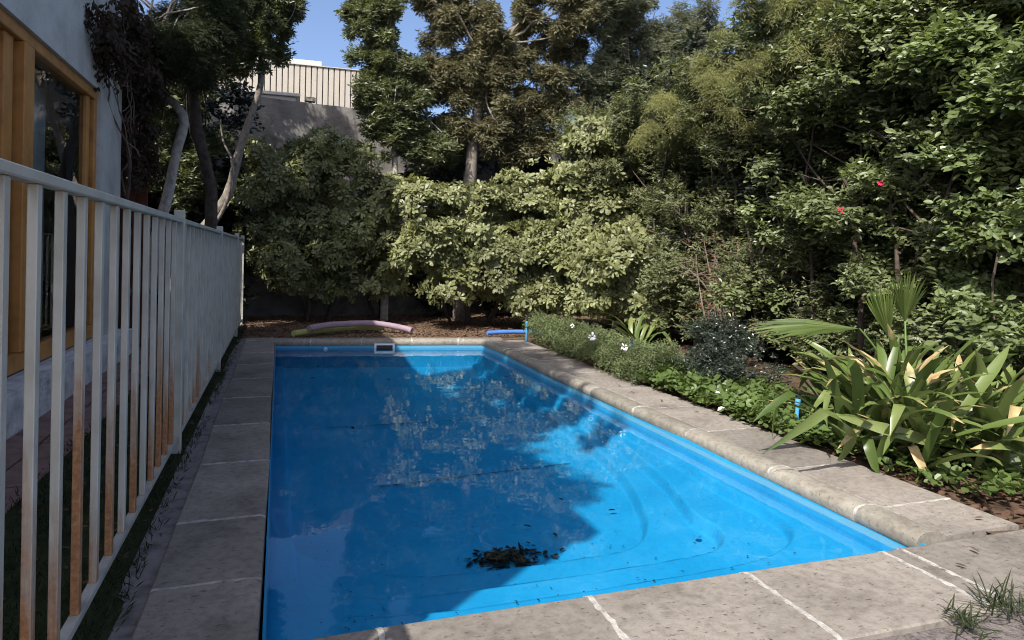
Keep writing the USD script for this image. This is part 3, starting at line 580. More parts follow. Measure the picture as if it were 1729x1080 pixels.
tree('crooked_tree', 'pale crooked trunk bending left under dark feathery conifer foliage', [(-1.62, 9.85, -.05), (-1.52, 9.82, 1.2), (-1.38, 9.77, 1.83), (-1.27, 9.73, 2.44), (-1.19, 9.70, 2.79), (-1.28, 9.73, 2.98), (-1.46, 9.8, 3.13), (-1.66, 9.88, 3.25), (-1.75, 9.9, 3.8)],
     .085, .045, [((-1.55, 9.35, 4.3), (1.05, .8, 1.0)), ((-1.05, 9.25, 3.65), (.55, .5, .5)), ((-1.9, 9.45, 3.25), (.42, .4, .4)), ((-.85, 9.7, 4.9), (.6, .6, .9))], mk(20, (.2, .36), 2800, 12, .2, .09, .011, T_DIA, .35, flat=.9, upw=.0), 'leaf_conifer', 'bark_pale', 32, 7, .022)
tree('broadleaf_tree', 'dark trunked glossy tree behind the conifer, in shade at the left', [(-.95, 10.5, -.05), (-.90, 10.2, 1.87), (-.94, 10.1, 2.2), (-1.06, 10.08, 2.67), (-1.15, 10.12, 3.54), (-1.1, 10.5, 4.6)],
     .10, .05, [((-1.0, 11.6, 4.7), (.62, .5, 1.3)), ((-1.9, 11.2, 3.6), (.9, .7, .9)), ((-1.5, 11.6, 2.5), (.8, .6, .8)), ((-2.1, 11.5, 5.9), (1.0, .7, 1.2)), ((-1.5, 11.8, 7.1), (1.0, .8, 1.1))], mk(30, (.18, .3), 1500, 8, .15, .10, .032, T_DIA, .1, flat=1.0, inner=.1), 'leaf_tree', 'bark_dark', 33, 6, .022)
tree('slender_tree', 'slender upright tree with thin pale stems, right of the blue sky gap', [(1.75, 12.0, -.05), (1.78, 12.0, 1.6), (1.9, 11.95, 2.4), (1.86, 11.95, 3.0), (1.75, 12.0, 3.8), (1.7, 12.0, 5.2)],
     .075, .025, [((1.72, 12.0, 4.75), (.62, .55, 1.35)), ((1.45, 12.05, 5.2), (.5, .45, .8)), ((2.1, 11.9, 3.75), (.55, .5, .75)), ((1.72, 11.95, 3.35), (.33, .35, .55)), ((2.35, 11.8, 3.05), (.6, .45, .42)), ((1.95, 11.85, 4.1), (.5, .45, .6)), ((1.5, 12.0, 4.0), (.45, .4, .5))], mk(30, (.13, .24), 1400, 8, .15, .10, .032, T_DIA, .1, flat=1.0, inner=.1), 'leaf_tree', 'bark_pale', 34, 4, .018,
     extra=wobbly([(1.35, 12.1, .6), (1.5, 12.05, 2.2), (1.48, 12.05, 2.9), (1.40, 12.05, 3.3)], .03, .012, 20, 6, 8))
tree('brown_leaved_tree', 'large tree with a mottled trunk and half dried brown leaves, centre back', [(3.1, 11.85, -.05), (3.15, 11.8, 1.9), (3.22, 11.79, 2.66), (3.26, 11.78, 3.25), (3.4, 11.73, 4.1), (3.6, 11.7, 5.2)],
     .16, .06, [((3.5, 11.6, 4.25), (.75, .5, .75)), ((3.95, 11.5, 3.3), (.75, .5, .45)), ((3.1, 11.85, 5.2), (.95, .7, 1.0)), ((4.1, 11.5, 4.9), (1.0, .8, 1.1)), ((2.95, 11.9, 3.35), (.35, .3, .4)), ((4.35, 11.35, 3.9), (.9, .7, .65)), ((2.75, 11.9, 4.3), (.5, .4, .5)), ((4.9, 11.2, 5.6), (.9, .8, .8)), ((2.7, 11.9, 5.9), (.7, .5, .6))], mk(44, (.14, .27), 2300, 8, .18, .105, .031, T_DIA, .4, flat=1.0, inner=.1), 'leaf_dry', 'bark_grey', 35, 4, .028)
tree('olive_tree', 'grey-green narrow leaved tree top filling the sky above the hedge', [(6.3, 12.2, -.05), (6.3, 12.1, 2), (6.4, 11.9, 3.2), (6.5, 11.8, 4.2)],
     .14, .07, [((6.3, 11.7, 5.2), (1.0, .8, 1.1)), ((6.2, 11.5, 4.1), (1.0, .6, .8)), ((7.2, 11.3, 5.2), (.9, .8, .85)), ((5.7, 11.5, 4.3), (.9, .7, .8)), ((7.3, 11.0, 4.2), (1.1, .8, .9)), ((5.5, 11.2, 5.8), (.8, .7, .8))], mk(44, (.16, .30), 2400, 9, .2, .125, .022, T_DIA, .2, flat=1.0, inner=.1), 'leaf_olive', 'bark_grey', 36, 4, .025)
# the tall tree beside the camera whose crown shades the pool
tree('shade_tree', 'tall broad tree standing beside the near house corner, over its roof', [(-1.95, -.1, -.05), (-1.98, -.05, 1.6), (-2.0, .05, 2.9), (-2.2, .8, 4.2), (-2.5, 1.9, 5.2)],
     .13, .07, [((-2.75, 2.0, 6.0), (1.25, 1.7, .9)), ((-2.6, 3.9, 5.9), (1.15, 1.4, .9)), ((-3.2, .6, 6.1), (.9, .9, .7)), ((-2.2, 2.9, 6.6), (.8, 1.6, .5))], mk(24, (.25, .42), 800, 9, .2, .11, .05, T_DIA, .15, inner=.1), 'leaf_tree', 'bark_grey', 37, 8, .04)

# ------------------------------------------------------------------ shrubs and hedges
def bush(name, label, cat, clumps, radii, n, maker, leafm, stems, barkm, seed, group=None, face=None, flat=.75, upw=.45, lo=.62, gap=0.0):
    rng = np.random.default_rng(seed)
    t = thing(name, label, cat, group=group)
    P_, A_ = clump_points(rng, clumps, radii, n, flat, upw, lo, face)
    if gap > 0:
        keep = meshkit.fbm(P_ * [1.9, 1.9, 3.4], 3, seed) > gap + rng.normal(0, .03, len(P_)); P_, A_ = P_[keep], A_[keep]
    keep = P_[:, 2] > .02; P_, A_ = P_[keep], A_[keep]
    obj('crown', maker(rng, P_, A_), leafm, t, kind='stuff')
    mb = MB()
    for k, (b, e, r) in enumerate(stems):
        m = lerp(b, e, .5) + rng.normal(0, .07, 3); mb.add(*wobbly([b, m, e], r, r * .45, 14, 7, seed + k, .25, .15))
        for _ in range(4):
            q = lerp(b, e, rng.uniform(.4, 1)); c = clumps[rng.integers(len(clumps))]
            mb.add(*wobbly([q, lerp(q, c, .5) + rng.normal(0, .06, 3), c], r * .45, r * .15, 9, 5, k, .2, .1))
    obj('stems', mb.get(), barkm, t, smooth=True)
    return t
pit = lambda L, W, k=9: (lambda rng, p, a: whorls(rng, p, a, k, L, W, T_OBOV, (48, 88)))
spr = lambda k, stem, L, W, tm=T_OVAL, dr=.15: (lambda rng, p, a: sprays(rng, p, a, k, stem, L, W, tm, dr))
toward = unit(np.array([[-.35, -.9, .3]]))[0]
rng = np.random.default_rng(50)
# left mock-orange, in the shade
c1 = [np.array([rng.uniform(-.55, 2.0), 11.75 + rng.uniform(-.3, .5), rng.uniform(.45, 2.95)]) for _ in range(180)]
c1 = np.array([c for c in c1 if ((c[0] - (.66 + .25 * (c[2] < 1.6))) / 1.38) ** 2 + ((c[2] - 1.68) / 1.46) ** 2 < 1 and not (c[0] > 1.35 and c[2] > 2.3)])
bush('mock_orange_shrub', 'big rounded shrub with whorled leaves standing in shade beside the fence end', 'shrub', c1, rng.uniform(.22, .38, len(c1)), 6600, pit(.105, .042), 'leaf_pitto',
     [((.5, 12.1, -.05), (.4, 12.0, 1.8), .05), ((.8, 12.2, -.05), (1.1, 12.0, 1.6), .05), ((1.55, 12.3, -.05), (1.5, 12.1, 1.7), .035), ((1.75, 12.3, -.05), (1.75, 12.0, 1.6), .025)], 'bark_dark', 51, face=toward, gap=.40)
# middle mock-orange, in the sun
c2 = []
for _ in range(560):
    u, zz = rng.uniform(1.9, 5.3), rng.uniform(.3, 3.2)
    top = 2.12 + .1 * (u - 2) + .75 * sst(u, 3.5, 4.7); low = .95 if u < 2.4 else (.45 if u < 3.2 else .4)
    if low < zz < top: c2.append((u + .05 * rng.normal(), 10.45 - .28 * max(0, u - 2.2) - .55 * sst(u, 3.4, 4.6) * (1.2 if zz < 1.3 else .5) + rng.uniform(-.2, .55), zz))
c2 = np.array(c2)
bush('mock_orange_shrub', 'wide pale sunlit shrub with whorled leaves behind the far right pool corner', 'shrub', c2, rng.uniform(.15, .34, len(c2)), 12500, pit(.11, .044), 'leaf_pitto',
     [((3.0, 11.1, -.05), (2.7, 10.7, 1.5), .05), ((3.4, 11.0, -.05), (3.6, 10.5, 1.6), .05), ((4.0, 10.6, -.05), (4.2, 10.1, 1.7), .05), ((2.75, 11.3, -.05), (2.2, 10.8, 1.5), .03)], 'bark_dark', 52, face=toward, gap=.44)
c2b = np.array([(rng.uniform(3.9, 5.0), 8.2 + rng.uniform(-.25, .5), rng.uniform(.45, 1.45)) for _ in range(44)])
c2b = np.array([c for c in c2b if c[2] < .75 + .9 * (1 - abs(c[0] - 4.5))])
bush('mock_orange_shrub', 'low spreading bright shrub with whorled leaves above the strap plant by the bed', 'shrub', c2b, rng.uniform(.2, .32, len(c2b)), 1500, pit(.11, .045), 'leaf_pitto',
     [((4.5, 8.7, -.05), (4.4, 8.4, .8), .04), ((4.8, 8.7, -.05), (4.8, 8.3, 1.0), .04)], 'bark_grey', 53, face=toward, gap=.3)
left = unit(np.array([[-.85, -.5, .25]]))[0]
def hedge_clumps(rng, v0, v1, z0, ztop, n, front, depth, skip=.0, seed=0):
    out = []
    while len(out) < n:
        y, zz = rng.uniform(v0, v1), rng.uniform(z0, 4.2)
        if zz > ztop(y): continue
        f = front(y, zz) + .55 * (meshkit.fbm(np.array([[y * 1.1, zz * 1.3, seed]]), 3, seed)[0] - .5)
        if meshkit.fbm(np.array([[y * 1.6 + 9, zz * 1.6, seed]]), 2, seed + 1)[0] < skip: f += .45
        out.append((f + rng.uniform(0, depth), y, zz))
    return np.array(out)
front = lambda y, zz: 4.55 - .06 * (zz - 1) - .05 * (y - 5)
ch = hedge_clumps(rng, 5.3, 10.6, .3, lambda y: 3.75 - .05 * (y - 5), 380, lambda y, z_: 4.75 - .08 * (y - 6), .7, .42, 3)
bush('fine_leaved_hedge', 'dense olive brown fine leaved hedge between the pale shrub and the glossy hedge', 'hedge', ch, rng.uniform(.2, .36, len(ch)), 15000, spr(9, .14, .062, .025, T_LANCE), 'leaf_fine',
     [((5.1, y, -.05), (5.0, y + .1, 1.9), .03) for y in (5.7, 6.3, 6.9, 7.6, 8.4)], 'bark_dark', 54, face=left, gap=.33)
ch = hedge_clumps(rng, 3.5, 5.9, .2, lambda y: 3.6, 250, front, .75, .47, 5)
bush('glossy_hedge', 'glossy dark green camellia hedge with two red blooms behind the round bush', 'hedge', ch, rng.uniform(.17, .34, len(ch)), 8200, spr(8, .18, .074, .037, T_OVAL), 'leaf_hedge',
     [((5.0, y, -.05), (4.85, y + .15, 1.9), .03) for y in (3.7, 4.2, 4.7, 5.3)], 'bark_dark', 55, face=left, gap=.38)
ch = hedge_clumps(rng, 1.6, 3.75, .2, lambda y: 4.1, 210, lambda y, z_: 4.42 - .04 * (z_ - 1), .7, .47, 9)
bush('broad_leaved_hedge', 'bright broad leaved hedge at the right edge behind the strap leaved plants', 'hedge', ch, rng.uniform(.17, .34, len(ch)), 7200, spr(8, .2, .084, .046, T_OVAL), 'leaf_right',
     [((5.0, y, -.05), (4.85, y + .15, 2.2), .035) for y in (1.9, 2.5, 3.0, 3.4)], 'bark_dark', 56, face=left, gap=.40)
# ferny creeper over the hedge top
cf = np.array([(rng.uniform(4.4, 5.3) - (.28 if y < 6.3 else .0), y, 2.8 + .12 * (6.5 - y) * .0 + rng.uniform(-.15, 1.0) * (1 if y < 7 else .6) + (.25 if y < 6 else 0)) for y in np.r_[rng.uniform(4.5, 5.6, 24), rng.uniform(6.2, 7.4, 26), rng.uniform(7.8, 8.5, 10)]])
bush('ferny_creeper', 'pale yellow-green feathery creeper trailing over the top of the hedge', 'creeper', cf, rng.uniform(.14, .28, len(cf)), 2600, spr(14, .24, .07, .009, T_DIA, .6), 'leaf_fern',
     [((5.3, y, 1.0), (5.1, y, 2.8), .02) for y in (5, 6, 7)], 'twig', 57, face=left, upw=.0)
# dark ivy at the far left and behind
ci = np.array([(rng.uniform(-3.3, -.55), rng.uniform(11.9, 13.0), rng.uniform(.2, 3.75)) for _ in range(120)])
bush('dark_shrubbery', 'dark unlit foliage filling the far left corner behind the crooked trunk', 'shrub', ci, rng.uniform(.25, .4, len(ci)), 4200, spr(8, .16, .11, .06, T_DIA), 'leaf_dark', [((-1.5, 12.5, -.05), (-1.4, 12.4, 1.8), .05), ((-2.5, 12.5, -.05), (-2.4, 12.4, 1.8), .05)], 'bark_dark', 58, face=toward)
cb = np.array([(rng.uniform(2.2, 6.2), rng.uniform(12.1, 13.0), rng.uniform(.2, 3.7)) for _ in range(150)])
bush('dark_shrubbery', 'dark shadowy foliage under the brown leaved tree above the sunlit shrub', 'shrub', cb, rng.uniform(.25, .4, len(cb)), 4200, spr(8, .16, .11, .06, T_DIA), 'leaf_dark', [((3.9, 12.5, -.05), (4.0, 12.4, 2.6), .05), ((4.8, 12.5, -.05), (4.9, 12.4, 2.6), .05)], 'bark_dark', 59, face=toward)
cd_ = np.array([(rng.uniform(5.3, 5.8), rng.uniform(1.6, 11.0), rng.uniform(.2, 4.1)) for _ in range(280)] + [(rng.uniform(5.35, 5.9), rng.uniform(2.6, 7.2), rng.uniform(2.0, 4.2)) for _ in range(170)])
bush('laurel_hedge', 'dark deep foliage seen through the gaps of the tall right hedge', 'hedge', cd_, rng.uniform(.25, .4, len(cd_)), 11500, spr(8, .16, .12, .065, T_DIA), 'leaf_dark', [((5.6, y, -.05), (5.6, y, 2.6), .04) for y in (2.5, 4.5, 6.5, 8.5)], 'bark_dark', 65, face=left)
# brown vine over the house eave and corner
cv = np.array([(-1.62 + rng.uniform(-.1, .25), y, 2.75 + rng.uniform(-.12, .75) + .12 * (y - 6.5)) for y in rng.uniform(6.9, 9.0, 40)] + [(-1.6 + rng.uniform(-.12, .2), 8.7 + rng.uniform(-.1, .45), zz) for zz in rng.uniform(2.0, 3.6, 34)])
bush('dry_vine', 'red-brown withered vine hanging over the house corner and timber boards', 'vine', cv, rng.uniform(.10, .22, len(cv)), 1100, spr(6, .14, .075, .042, T_OVAL, .8), 'leaf_vine',
     [((-1.6, 8.75, 0.0), (-1.6, 8.75, 2.8), .018), ((-1.55, 9.1, 2.0), (-1.6, 7.0, 3.1), .012)], 'twig', 60, upw=-.4, flat=1.0)
# bare twiggy bush with red leaves
tw = thing('bare_twiggy_bush', 'half bare bush with pinkish twigs and orange-red leaves beside the hedge', 'shrub')
rng = np.random.default_rng(61); mb, tips, dirs = MB(), [], []
root = np.array([4.72, 6.3, .05])
for k in range(11):
    e = root + np.array([rng.uniform(-.45, .35), rng.uniform(-.25, .7), rng.uniform(.7, 1.35)]); m = lerp(root, e, .5) + rng.normal(0, .07, 3)
    c = spline([root + rng.normal(0, .05, 3) * [1, 1, 0], m, e], 12); mb.add(*tube(c, np.linspace(.014, .004, 12), 6))
    for _ in range(7):
        b = c[rng.integers(4, 12)]; d = unit(rng.normal(size=3) + [-.5, -.2, .2]); q = b + d * rng.uniform(.12, .35)
        mb.add(*tube(spline([b, lerp(b, q, .5) + rng.normal(0, .02, 3), q], 6), np.linspace(.005, .0018, 6), 5)); tips.append(q); dirs.append(d)
obj('twigs', mb.get(), 'twig', tw, smooth=True)
obj('leaves', sprays(rng, np.array(tips), np.array(dirs), 4, .1, .045, .015, T_LANCE, .2), 'leaf_red', tw, kind='stuff')
# two red camellia blooms
for loc, lab in (((4.33, 4.40, 1.56), 'red bloom in the glossy hedge, the lower left of two'), ((4.36, 4.03, 1.74), 'red bloom in the glossy hedge, the upper right of two')):
    rng = np.random.default_rng(int(loc[1] * 100)); n = 16; c = np.repeat(np.array([loc]), 1, 0)
    V, F = whorls(rng, np.repeat(c, 3, 0) + rng.normal(0, .006, (3, 3)), np.repeat(left[None], 3, 0), 6, .024, .019, T_OVAL, (20, 85))
    obj('camellia_bloom', (V, F), 'flower_red', label=lab, cat='flower')
# round small-leaved bush
cr_ = [np.array([3.66, 5.05, .36]) + d * np.array([.36, .36, .32]) * k for d, k in zip(rdir(np.random.default_rng(62), 46), np.random.default_rng(63).uniform(.3, .95, 46))]
cr_ += [np.array([3.7 + .3 * a, 4.75 - .1 * a, .18]) for a in np.linspace(-1, 1, 8)]
bush('round_bush', 'compact round bush of tiny dark leaves in the flower bed', 'shrub', np.array(cr_), .11, 2600, spr(8, .07, .024, .013, T_OVAL, .05), 'leaf_box', [((3.66, 5.05, -.05), (3.66, 5.05, .4), .025)], 'twig', 64, flat=1.0)

# ------------------------------------------------------------------ flower bed planting
def ground_cover(name, label, cat, poly, n, hgt, maker, leafm, seed, kind='stuff'):
    rng = np.random.default_rng(seed); pg = Polygon(poly); x0, y0, x1, y1 = pg.bounds
    import shapely
    p = rng.uniform([x0, y0], [x1, y1], (n * 3, 2)); p = p[shapely.contains_xy(pg, p[:, 0], p[:, 1])][:n]
    h = hgt(p) * (.35 + .65 * rng.random(len(p))) ; h *= .6 + .8 * meshkit.fbm(np.c_[p * 3.5, p[:, :1] * 0], 3, seed)
    q = np.c_[p, h]; a = unit(np.c_[rng.normal(0, .5, (len(p), 2)), np.ones(len(p))])
    return obj(name, maker(rng, q, a), leafm, kind=kind, label=label, cat=cat)
edge = lambda y: 3.12
ground_cover('ivy_ground_cover', 'bright green ivy-like ground cover between the coping and the round bush', 'ground cover', [(3.08, 3.3), (3.5, 3.2), (3.9, 4.2), (3.7, 5.4), (3.02, 5.7), (3.05, 4.4)], 1500, lambda p: np.full(len(p), .15), lambda rng, p, a: whorls(rng, p, a, 4, .055, .044, T_OVAL, (65, 100)), 'leaf_ivy', 71)
ground_cover('ivy_ground_cover', 'dark low ground cover under the strap leaved plants', 'ground cover', [(3.14, 2.3), (4.4, 2.2), (4.4, 3.3), (3.12, 3.4)], 420, lambda p: np.full(len(p), .10), lambda rng, p, a: whorls(rng, p, a, 4, .06, .045, T_OVAL, (65, 100)), 'leaf_ivy', 72)
def hd(p): return .22 + .16 * np.exp(-((p[:, 0] - 3.35) / .25) ** 2)
ground_cover('daisy_foliage', 'low grey-green daisy plants along the coping near the far end', 'ground cover', [(2.98, 5.3), (3.75, 5.5), (3.95, 6.6), (3.7, 8.3), (3.1, 8.6), (3.0, 7.0)], 6500, hd, lambda rng, p, a: sprays(rng, p, a, 7, .09, .042, .014, T_LANCE, .0), 'leaf_daisy', 73)
for loc, lab in (((3.03, 5.62, .31), 'white daisy with dark centre, nearest of the three blooms'), ((3.02, 6.28, .33), 'white daisy with dark centre, middle one of the three blooms'), ((3.12, 7.0, .36), 'white daisy with dark centre, farthest of the three blooms')):
    rng = np.random.default_rng(int(loc[1] * 77)); d = thing('daisy', lab, 'flower', loc)
    ax = unit(np.array([[-.48, -.85, .3]]))
    obj('petals', whorls(rng, np.zeros((1, 3)), ax, 13, .03, .012, T_OBOV, (76, 88)), 'petal', d)
    c = ax[0] * .003; obj('eye', tube([c, c + ax[0] * .005], [.008, .006], 10), 'flower_eye', d)
    obj('stalk', tube([(0, 0, 0), (.02, .03, -.09), (.03, .04, -.2)], .0022, 5), 'leaf_daisy', d)

def strap_leaf(base, az, L, W, rise, arch, dry, twist=0.0, seg=9, fold=.16, rng=None, kink=None):
    """A strap leaf: leaves the base at the elevation 'rise' and bends over by 'arch' radians; uv.x runs along it."""
    t = np.linspace(0, 1, seg + 1); el = rise - arch * t ** 1.6
    if kink: el = el - kink[1] * sst(t, kink[0], kink[0] + .12)
    ds = L / seg; hx = np.r_[0, np.cumsum(np.cos(el[:-1]) * ds)]; hz = np.r_[0, np.cumsum(np.sin(el[:-1]) * ds)]
    azs = az + twist * t; dirs = np.stack([np.cos(azs), np.sin(azs)], 1)
    c = np.c_[np.asarray(base)[:2] + dirs * hx[:, None], base[2] + hz]; c[:, 2] = np.maximum(c[:, 2], .012)
    w = W * np.clip(.55 + 1.3 * t, 0, 1) * np.clip((1.001 - t) * 4.2, 0, 1) ** .6 / 2
    roll = twist * 1.2 * t
    side = np.c_[-dirs[:, 1], dirs[:, 0], np.zeros(seg + 1)]
    nrm = np.c_[-dirs * np.sin(el)[:, None], np.cos(el)]
    s2 = side * np.cos(roll)[:, None] + nrm * np.sin(roll)[:, None]; n2 = nrm * np.cos(roll)[:, None] - side * np.sin(roll)[:, None]
    V = np.stack([c + s2 * w[:, None] + n2 * (w * fold * 2)[:, None], c, c - s2 * w[:, None] + n2 * (w * fold * 2)[:, None]], 1).reshape(-1, 3)
    i = np.arange(seg)[:, None] * 3
    F = np.vstack([np.hstack([i + a, i + b, i + d, i + e_]) for a, b, d, e_ in ((0, 1, 4, 3), (1, 2, 5, 4))])
    uv = np.c_[np.repeat(t, 3), np.full(3 * (seg + 1), dry)]
    return V, F, uv
def strap_plant(name, label, base, n, Lr, Wr, seed, cat='plant', az=None, rise=(.5, 1.5), dryness=.5, spread=.1):
    rng = np.random.default_rng(seed); t = thing(name, label, cat, base)
    for k in range(n):
        a = rng.uniform(0, 2 * np.pi) if az is None else rng.uniform(*az)
        r = rng.uniform(*rise); L = rng.uniform(*Lr) * (1.1 - .2 * abs(r - .9))
        dry = -.2 + (rng.uniform(.05, .55) if rng.random() < dryness else -.1)
        if r < rise[0] + .15 and rng.random() < .3: dry = rng.uniform(.3, .8)
        V, F, uv = strap_leaf((rng.normal(0, spread), rng.normal(0, spread), .02), a, L, rng.uniform(*Wr), r, rng.uniform(.4, 1.5) * (1 if r > .8 else .7), dry, rng.normal(0, .45), rng=rng, kink=(rng.uniform(.5, .8), rng.uniform(.6, 1.6)) if rng.random() < .3 else None)
        q = F; f = np.vstack([q[:, [0, 1, 2]], q[:, [0, 2, 3]]])
        obj('leaf', (V, f), 'strap', t, smooth=True, uv=uv)
    return t
strap_plant('strap_leaved_plant', 'large clump of long arching strap leaves with tan tips beside the coping', (3.52, 3.1, -.02), 210, (.5, .88), (.042, .066), 81, dryness=.38, spread=.15)
strap_plant('strap_leaved_plant', 'clump of broad strap leaves with dried yellow ends at the right edge', (3.86, 2.72, -.02), 120, (.42, .76), (.055, .085), 82, dryness=.42, spread=.13)
strap_plant('strap_leaved_plant', 'small strap leaved plant under the low pale shrub at the bed back', (4.25, 7.55, -.02), 16, (.5, .75), (.045, .06), 83, dryness=.4, spread=.05)
# fan palm seedling behind
def fan(name, label, petiole, tip_dir, normal, R, seed, n=22, span=1.5, droop=.12):
    rng = np.random.default_rng(seed); t = thing(name, label, 'palm frond', group=None)
    pt = spline(petiole, 14); obj('stalk', tube(pt, np.linspace(.011, .006, 14), 7), 'strap_green', t, smooth=True)
    o = pt[-1]; d = unit(np.asarray(tip_dir, float)[None])[0]; s = unit(np.cross(normal, d)[None])[0]; nn = np.cross(d, s)
    for k in range(n):
        a0 = -span / 2 + span * k / n; a1 = a0 + span / n; am = (a0 + a1) / 2
        e = lambda a, r, h: o + (d * math.cos(a) + s * math.sin(a)) * r + nn * h - np.array([0, 0, droop * (r / R) ** 2 * R])
        Rk = R * (1 - .22 * abs(am / (span / 2)) ** 2) * rng.uniform(.9, 1.05); f = .5; dz = rng.normal(0, .012); da = rng.normal(0, .012)
        pts = [o, e(a0, Rk * f, -.004), e(am, Rk * f, .02), e(a1, Rk * f, -.004), e(am + da, Rk, dz - .01), e(am - span / n * .30 + da * .6, Rk * .78, dz * .5), e(am + span / n * .30 + da * .6, Rk * .78, dz * .5), e(am + da * .6, Rk * .78, .014 + dz * .5)]
        uv = np.array([(.1, -1.)] * 4 + [(1.0, .12 - .25 * rng.random())] + [(.8, -.2)] * 3)
        obj('leaflet', (np.array(pts), np.array([(0, 1, 2), (0, 2, 3), (1, 5, 7), (1, 7, 2), (2, 7, 6), (2, 6, 3), (5, 4, 7), (7, 4, 6)])), 'strap', t, uv=uv)
plain('strap_green', (0.065, 0.115, 0.028), 0.42, 0.4, 0.3, 9)
fan('palm_frond', 'pleated palm frond lying level to the left over the strap leaves', [(3.75, 3.35, 0.0), (3.75, 3.42, .45), (3.62, 3.5, .70)], (-.95, .36, .04), (.1, -.22, .97), .70, 1, 24, .85, .07)
fan('palm_frond', 'pleated palm frond standing upright above the strap leaves', [(3.75, 3.3, 0.0), (3.74, 3.3, .4), (3.68, 3.32, .66)], (-.22, .1, 1.0), (-.93, -.3, .1), .36, 2, 20, .7, .0)
fan('palm_frond', 'dark palm frond leaning right behind the upright one', [(3.8, 3.3, 0.0), (3.86, 3.35, .45), (3.92, 3.42, .75)], (.35, .3, .95), (-.75, -.6, .2), .42, 3, 20, .9, .1)
# wispy grass at the far bed end
def grass_blades(rng, base, n, L, W, lean=.7, spread=.05):
    p = np.c_[rng.normal(0, spread, (n, 2)), np.zeros(n)] + base; mb = MB()
    for k in range(n):
        az = rng.uniform(0, 6.28); V, F, _ = strap_leaf(p[k], az, rng.uniform(.5, 1) * L, W, rng.uniform(.6, 1.4), rng.uniform(.3, 1.6) * lean, 0, 0, 6, .1); mb.add(V, F)
    return mb.get()
rng = np.random.default_rng(90)
obj('wispy_grass', grass_blades(rng, np.array([3.6, 9.35, 0]), 70, .5, .005, 1.2), 'grass', kind=None, label='wispy arching grass tuft behind the blue pipe', cat='grass tuft')
for base, L, n, lab in (((2.28, 1.60, -.03), .17, 60, 'grass tuft growing over the near coping edge, the larger'), ((2.08, 1.57, -.03), .11, 60, 'small grass tuft in the gravel at the lower right'), ((2.42, 1.56, -.03), .12, 60, 'grass tuft at the lower right picture corner'), ((1.42, 1.595, -.03), .06, 20, 'tiny grass tuft at the bottom edge below the near coping')):
    obj('grass_tuft', grass_blades(rng, np.array(base), n, L, .005, .9, .035), 'grass', label=lab, cat='grass tuft')
# lawn blades and litter
def scatter_blades(poly, n, L, seed, z=-.03):
    rng = np.random.default_rng(seed); x0, y0, x1, y1 = poly
    y = y0 + (y1 - y0) * rng.random(n) ** 1.7; p = np.c_[rng.uniform(x0, x1, n), y, np.full(n, z)]
    p = p[meshkit.fbm(p * 3, 3, seed) > .36]
    d = unit(np.c_[rng.normal(0, .7, (len(p), 2)), np.ones(len(p))]); return leaves(p, d, rdir(rng, len(p)), rng.uniform(.5, 1.2, len(p)) * L, .005, T_DIA)
obj('grass', scatter_blades((-1.15, .8, -.45, 11.4), 11000, .05, 91), 'grass', kind='stuff', label='thin dark lawn grass along both sides of the fence', cat='grass')
def litter(xy, seed, z=-.02, L=.055):
    rng = np.random.default_rng(seed); n = len(xy); p = np.c_[xy, z + rng.uniform(0, .03, n)]
    return leaves(p, unit(np.c_[rng.normal(0, 1, (n, 2)), rng.normal(0, .18, n)]), unit(np.c_[rng.normal(0, .3, (n, 2)), np.ones(n)]), rng.uniform(.5, 1.1, n) * L, rng.uniform(.3, .55, n) * L, T_OVAL)
rng = np.random.default_rng(92)
obj('leaf_litter', litter(np.c_[rng.uniform(-.5, 5.2, 9000), 9.3 + 3.6 * rng.random(9000) ** 1.3], 93, -.045), 'leaf_litter', kind='stuff', label='carpet of dry tan leaves behind the far coping', cat='dry leaves')
obj('leaf_litter', litter(np.c_[rng.uniform(3.1, 4.4, 500), rng.uniform(2.1, 3.3, 500)], 94, -.02, .07), 'leaf_litter', kind='stuff', label='dry curled leaves on the soil under the strap plants', cat='dry leaves')
obj('leaf_litter', litter(np.c_[rng.uniform(-1.1, -.42, 260), rng.uniform(1.2, 10, 260)], 95, -.02, .04), 'leaf_litter', kind='stuff', label='scattered dry leaves in the grass along the fence', cat='dry leaves')
rng = np.random.default_rng(96)
for x, y, z_ in ((2.83, 5.05, .012), (2.9, 4.75, .012), (2.86, 5.35, .012), (2.95, 4.3, .012), (2.8, 7.1, .012), (2.9, 7.6, .012), (2.62, 1.93, .012), (2.45, 1.85, .012), (2.95, 2.2, .012), (2.78, 6.3, .012)):
    V, F = leaves(np.array([(x, y, z_)]), unit(np.c_[rng.normal(0, 1, (1, 2)), [.1]]), np.array([(.1, .2, 1.0)]), .042, .02, T_OVAL)
    obj('fallen_leaf', (V, F), 'leaf_litter', label='single dry leaf lying on the sunlit coping', cat='leaf', group='dry leaves on the coping')
# leaves in the pool
rng = np.random.default_rng(97)
n = 330; r = rng.normal(0, 1, (n, 2)) * [.078, .055]; p = np.c_[np.array([1.08, 3.12]) + r, FLOOR + .012 + .018 * np.exp(-(r / [.1, .06]) ** 2).min(1) * rng.random(n)]
p = p[meshkit.fbm(p * [16, 16, 0], 2, 8) > .40]; n = len(p)
mb = MB(); mb.add(*leaves(p, unit(np.c_[rng.normal(0, 1, (n, 2)), rng.normal(0, .12, n)]), unit(np.c_[rng.normal(0, .4, (n, 2)), np.ones(n)]), rng.uniform(.015, .06, n), rng.uniform(.012, .026, n), T_OVAL))
obj('leaf_clump', mb.get(), 'sunk_leaf', kind='stuff', label='dark tangle of rotting leaves on the pool floor near the steps', cat='leaf clump')
n = 260; p = np.c_[rng.uniform(.1, 2.2, n), 2.35 + 5.5 * rng.random(n) ** 1.6]; si = np.clip(np.searchsorted(np.linspace(0, 1, NU), (p[:, 0] - NL[0]) / 2.57), 1, NU - 2)
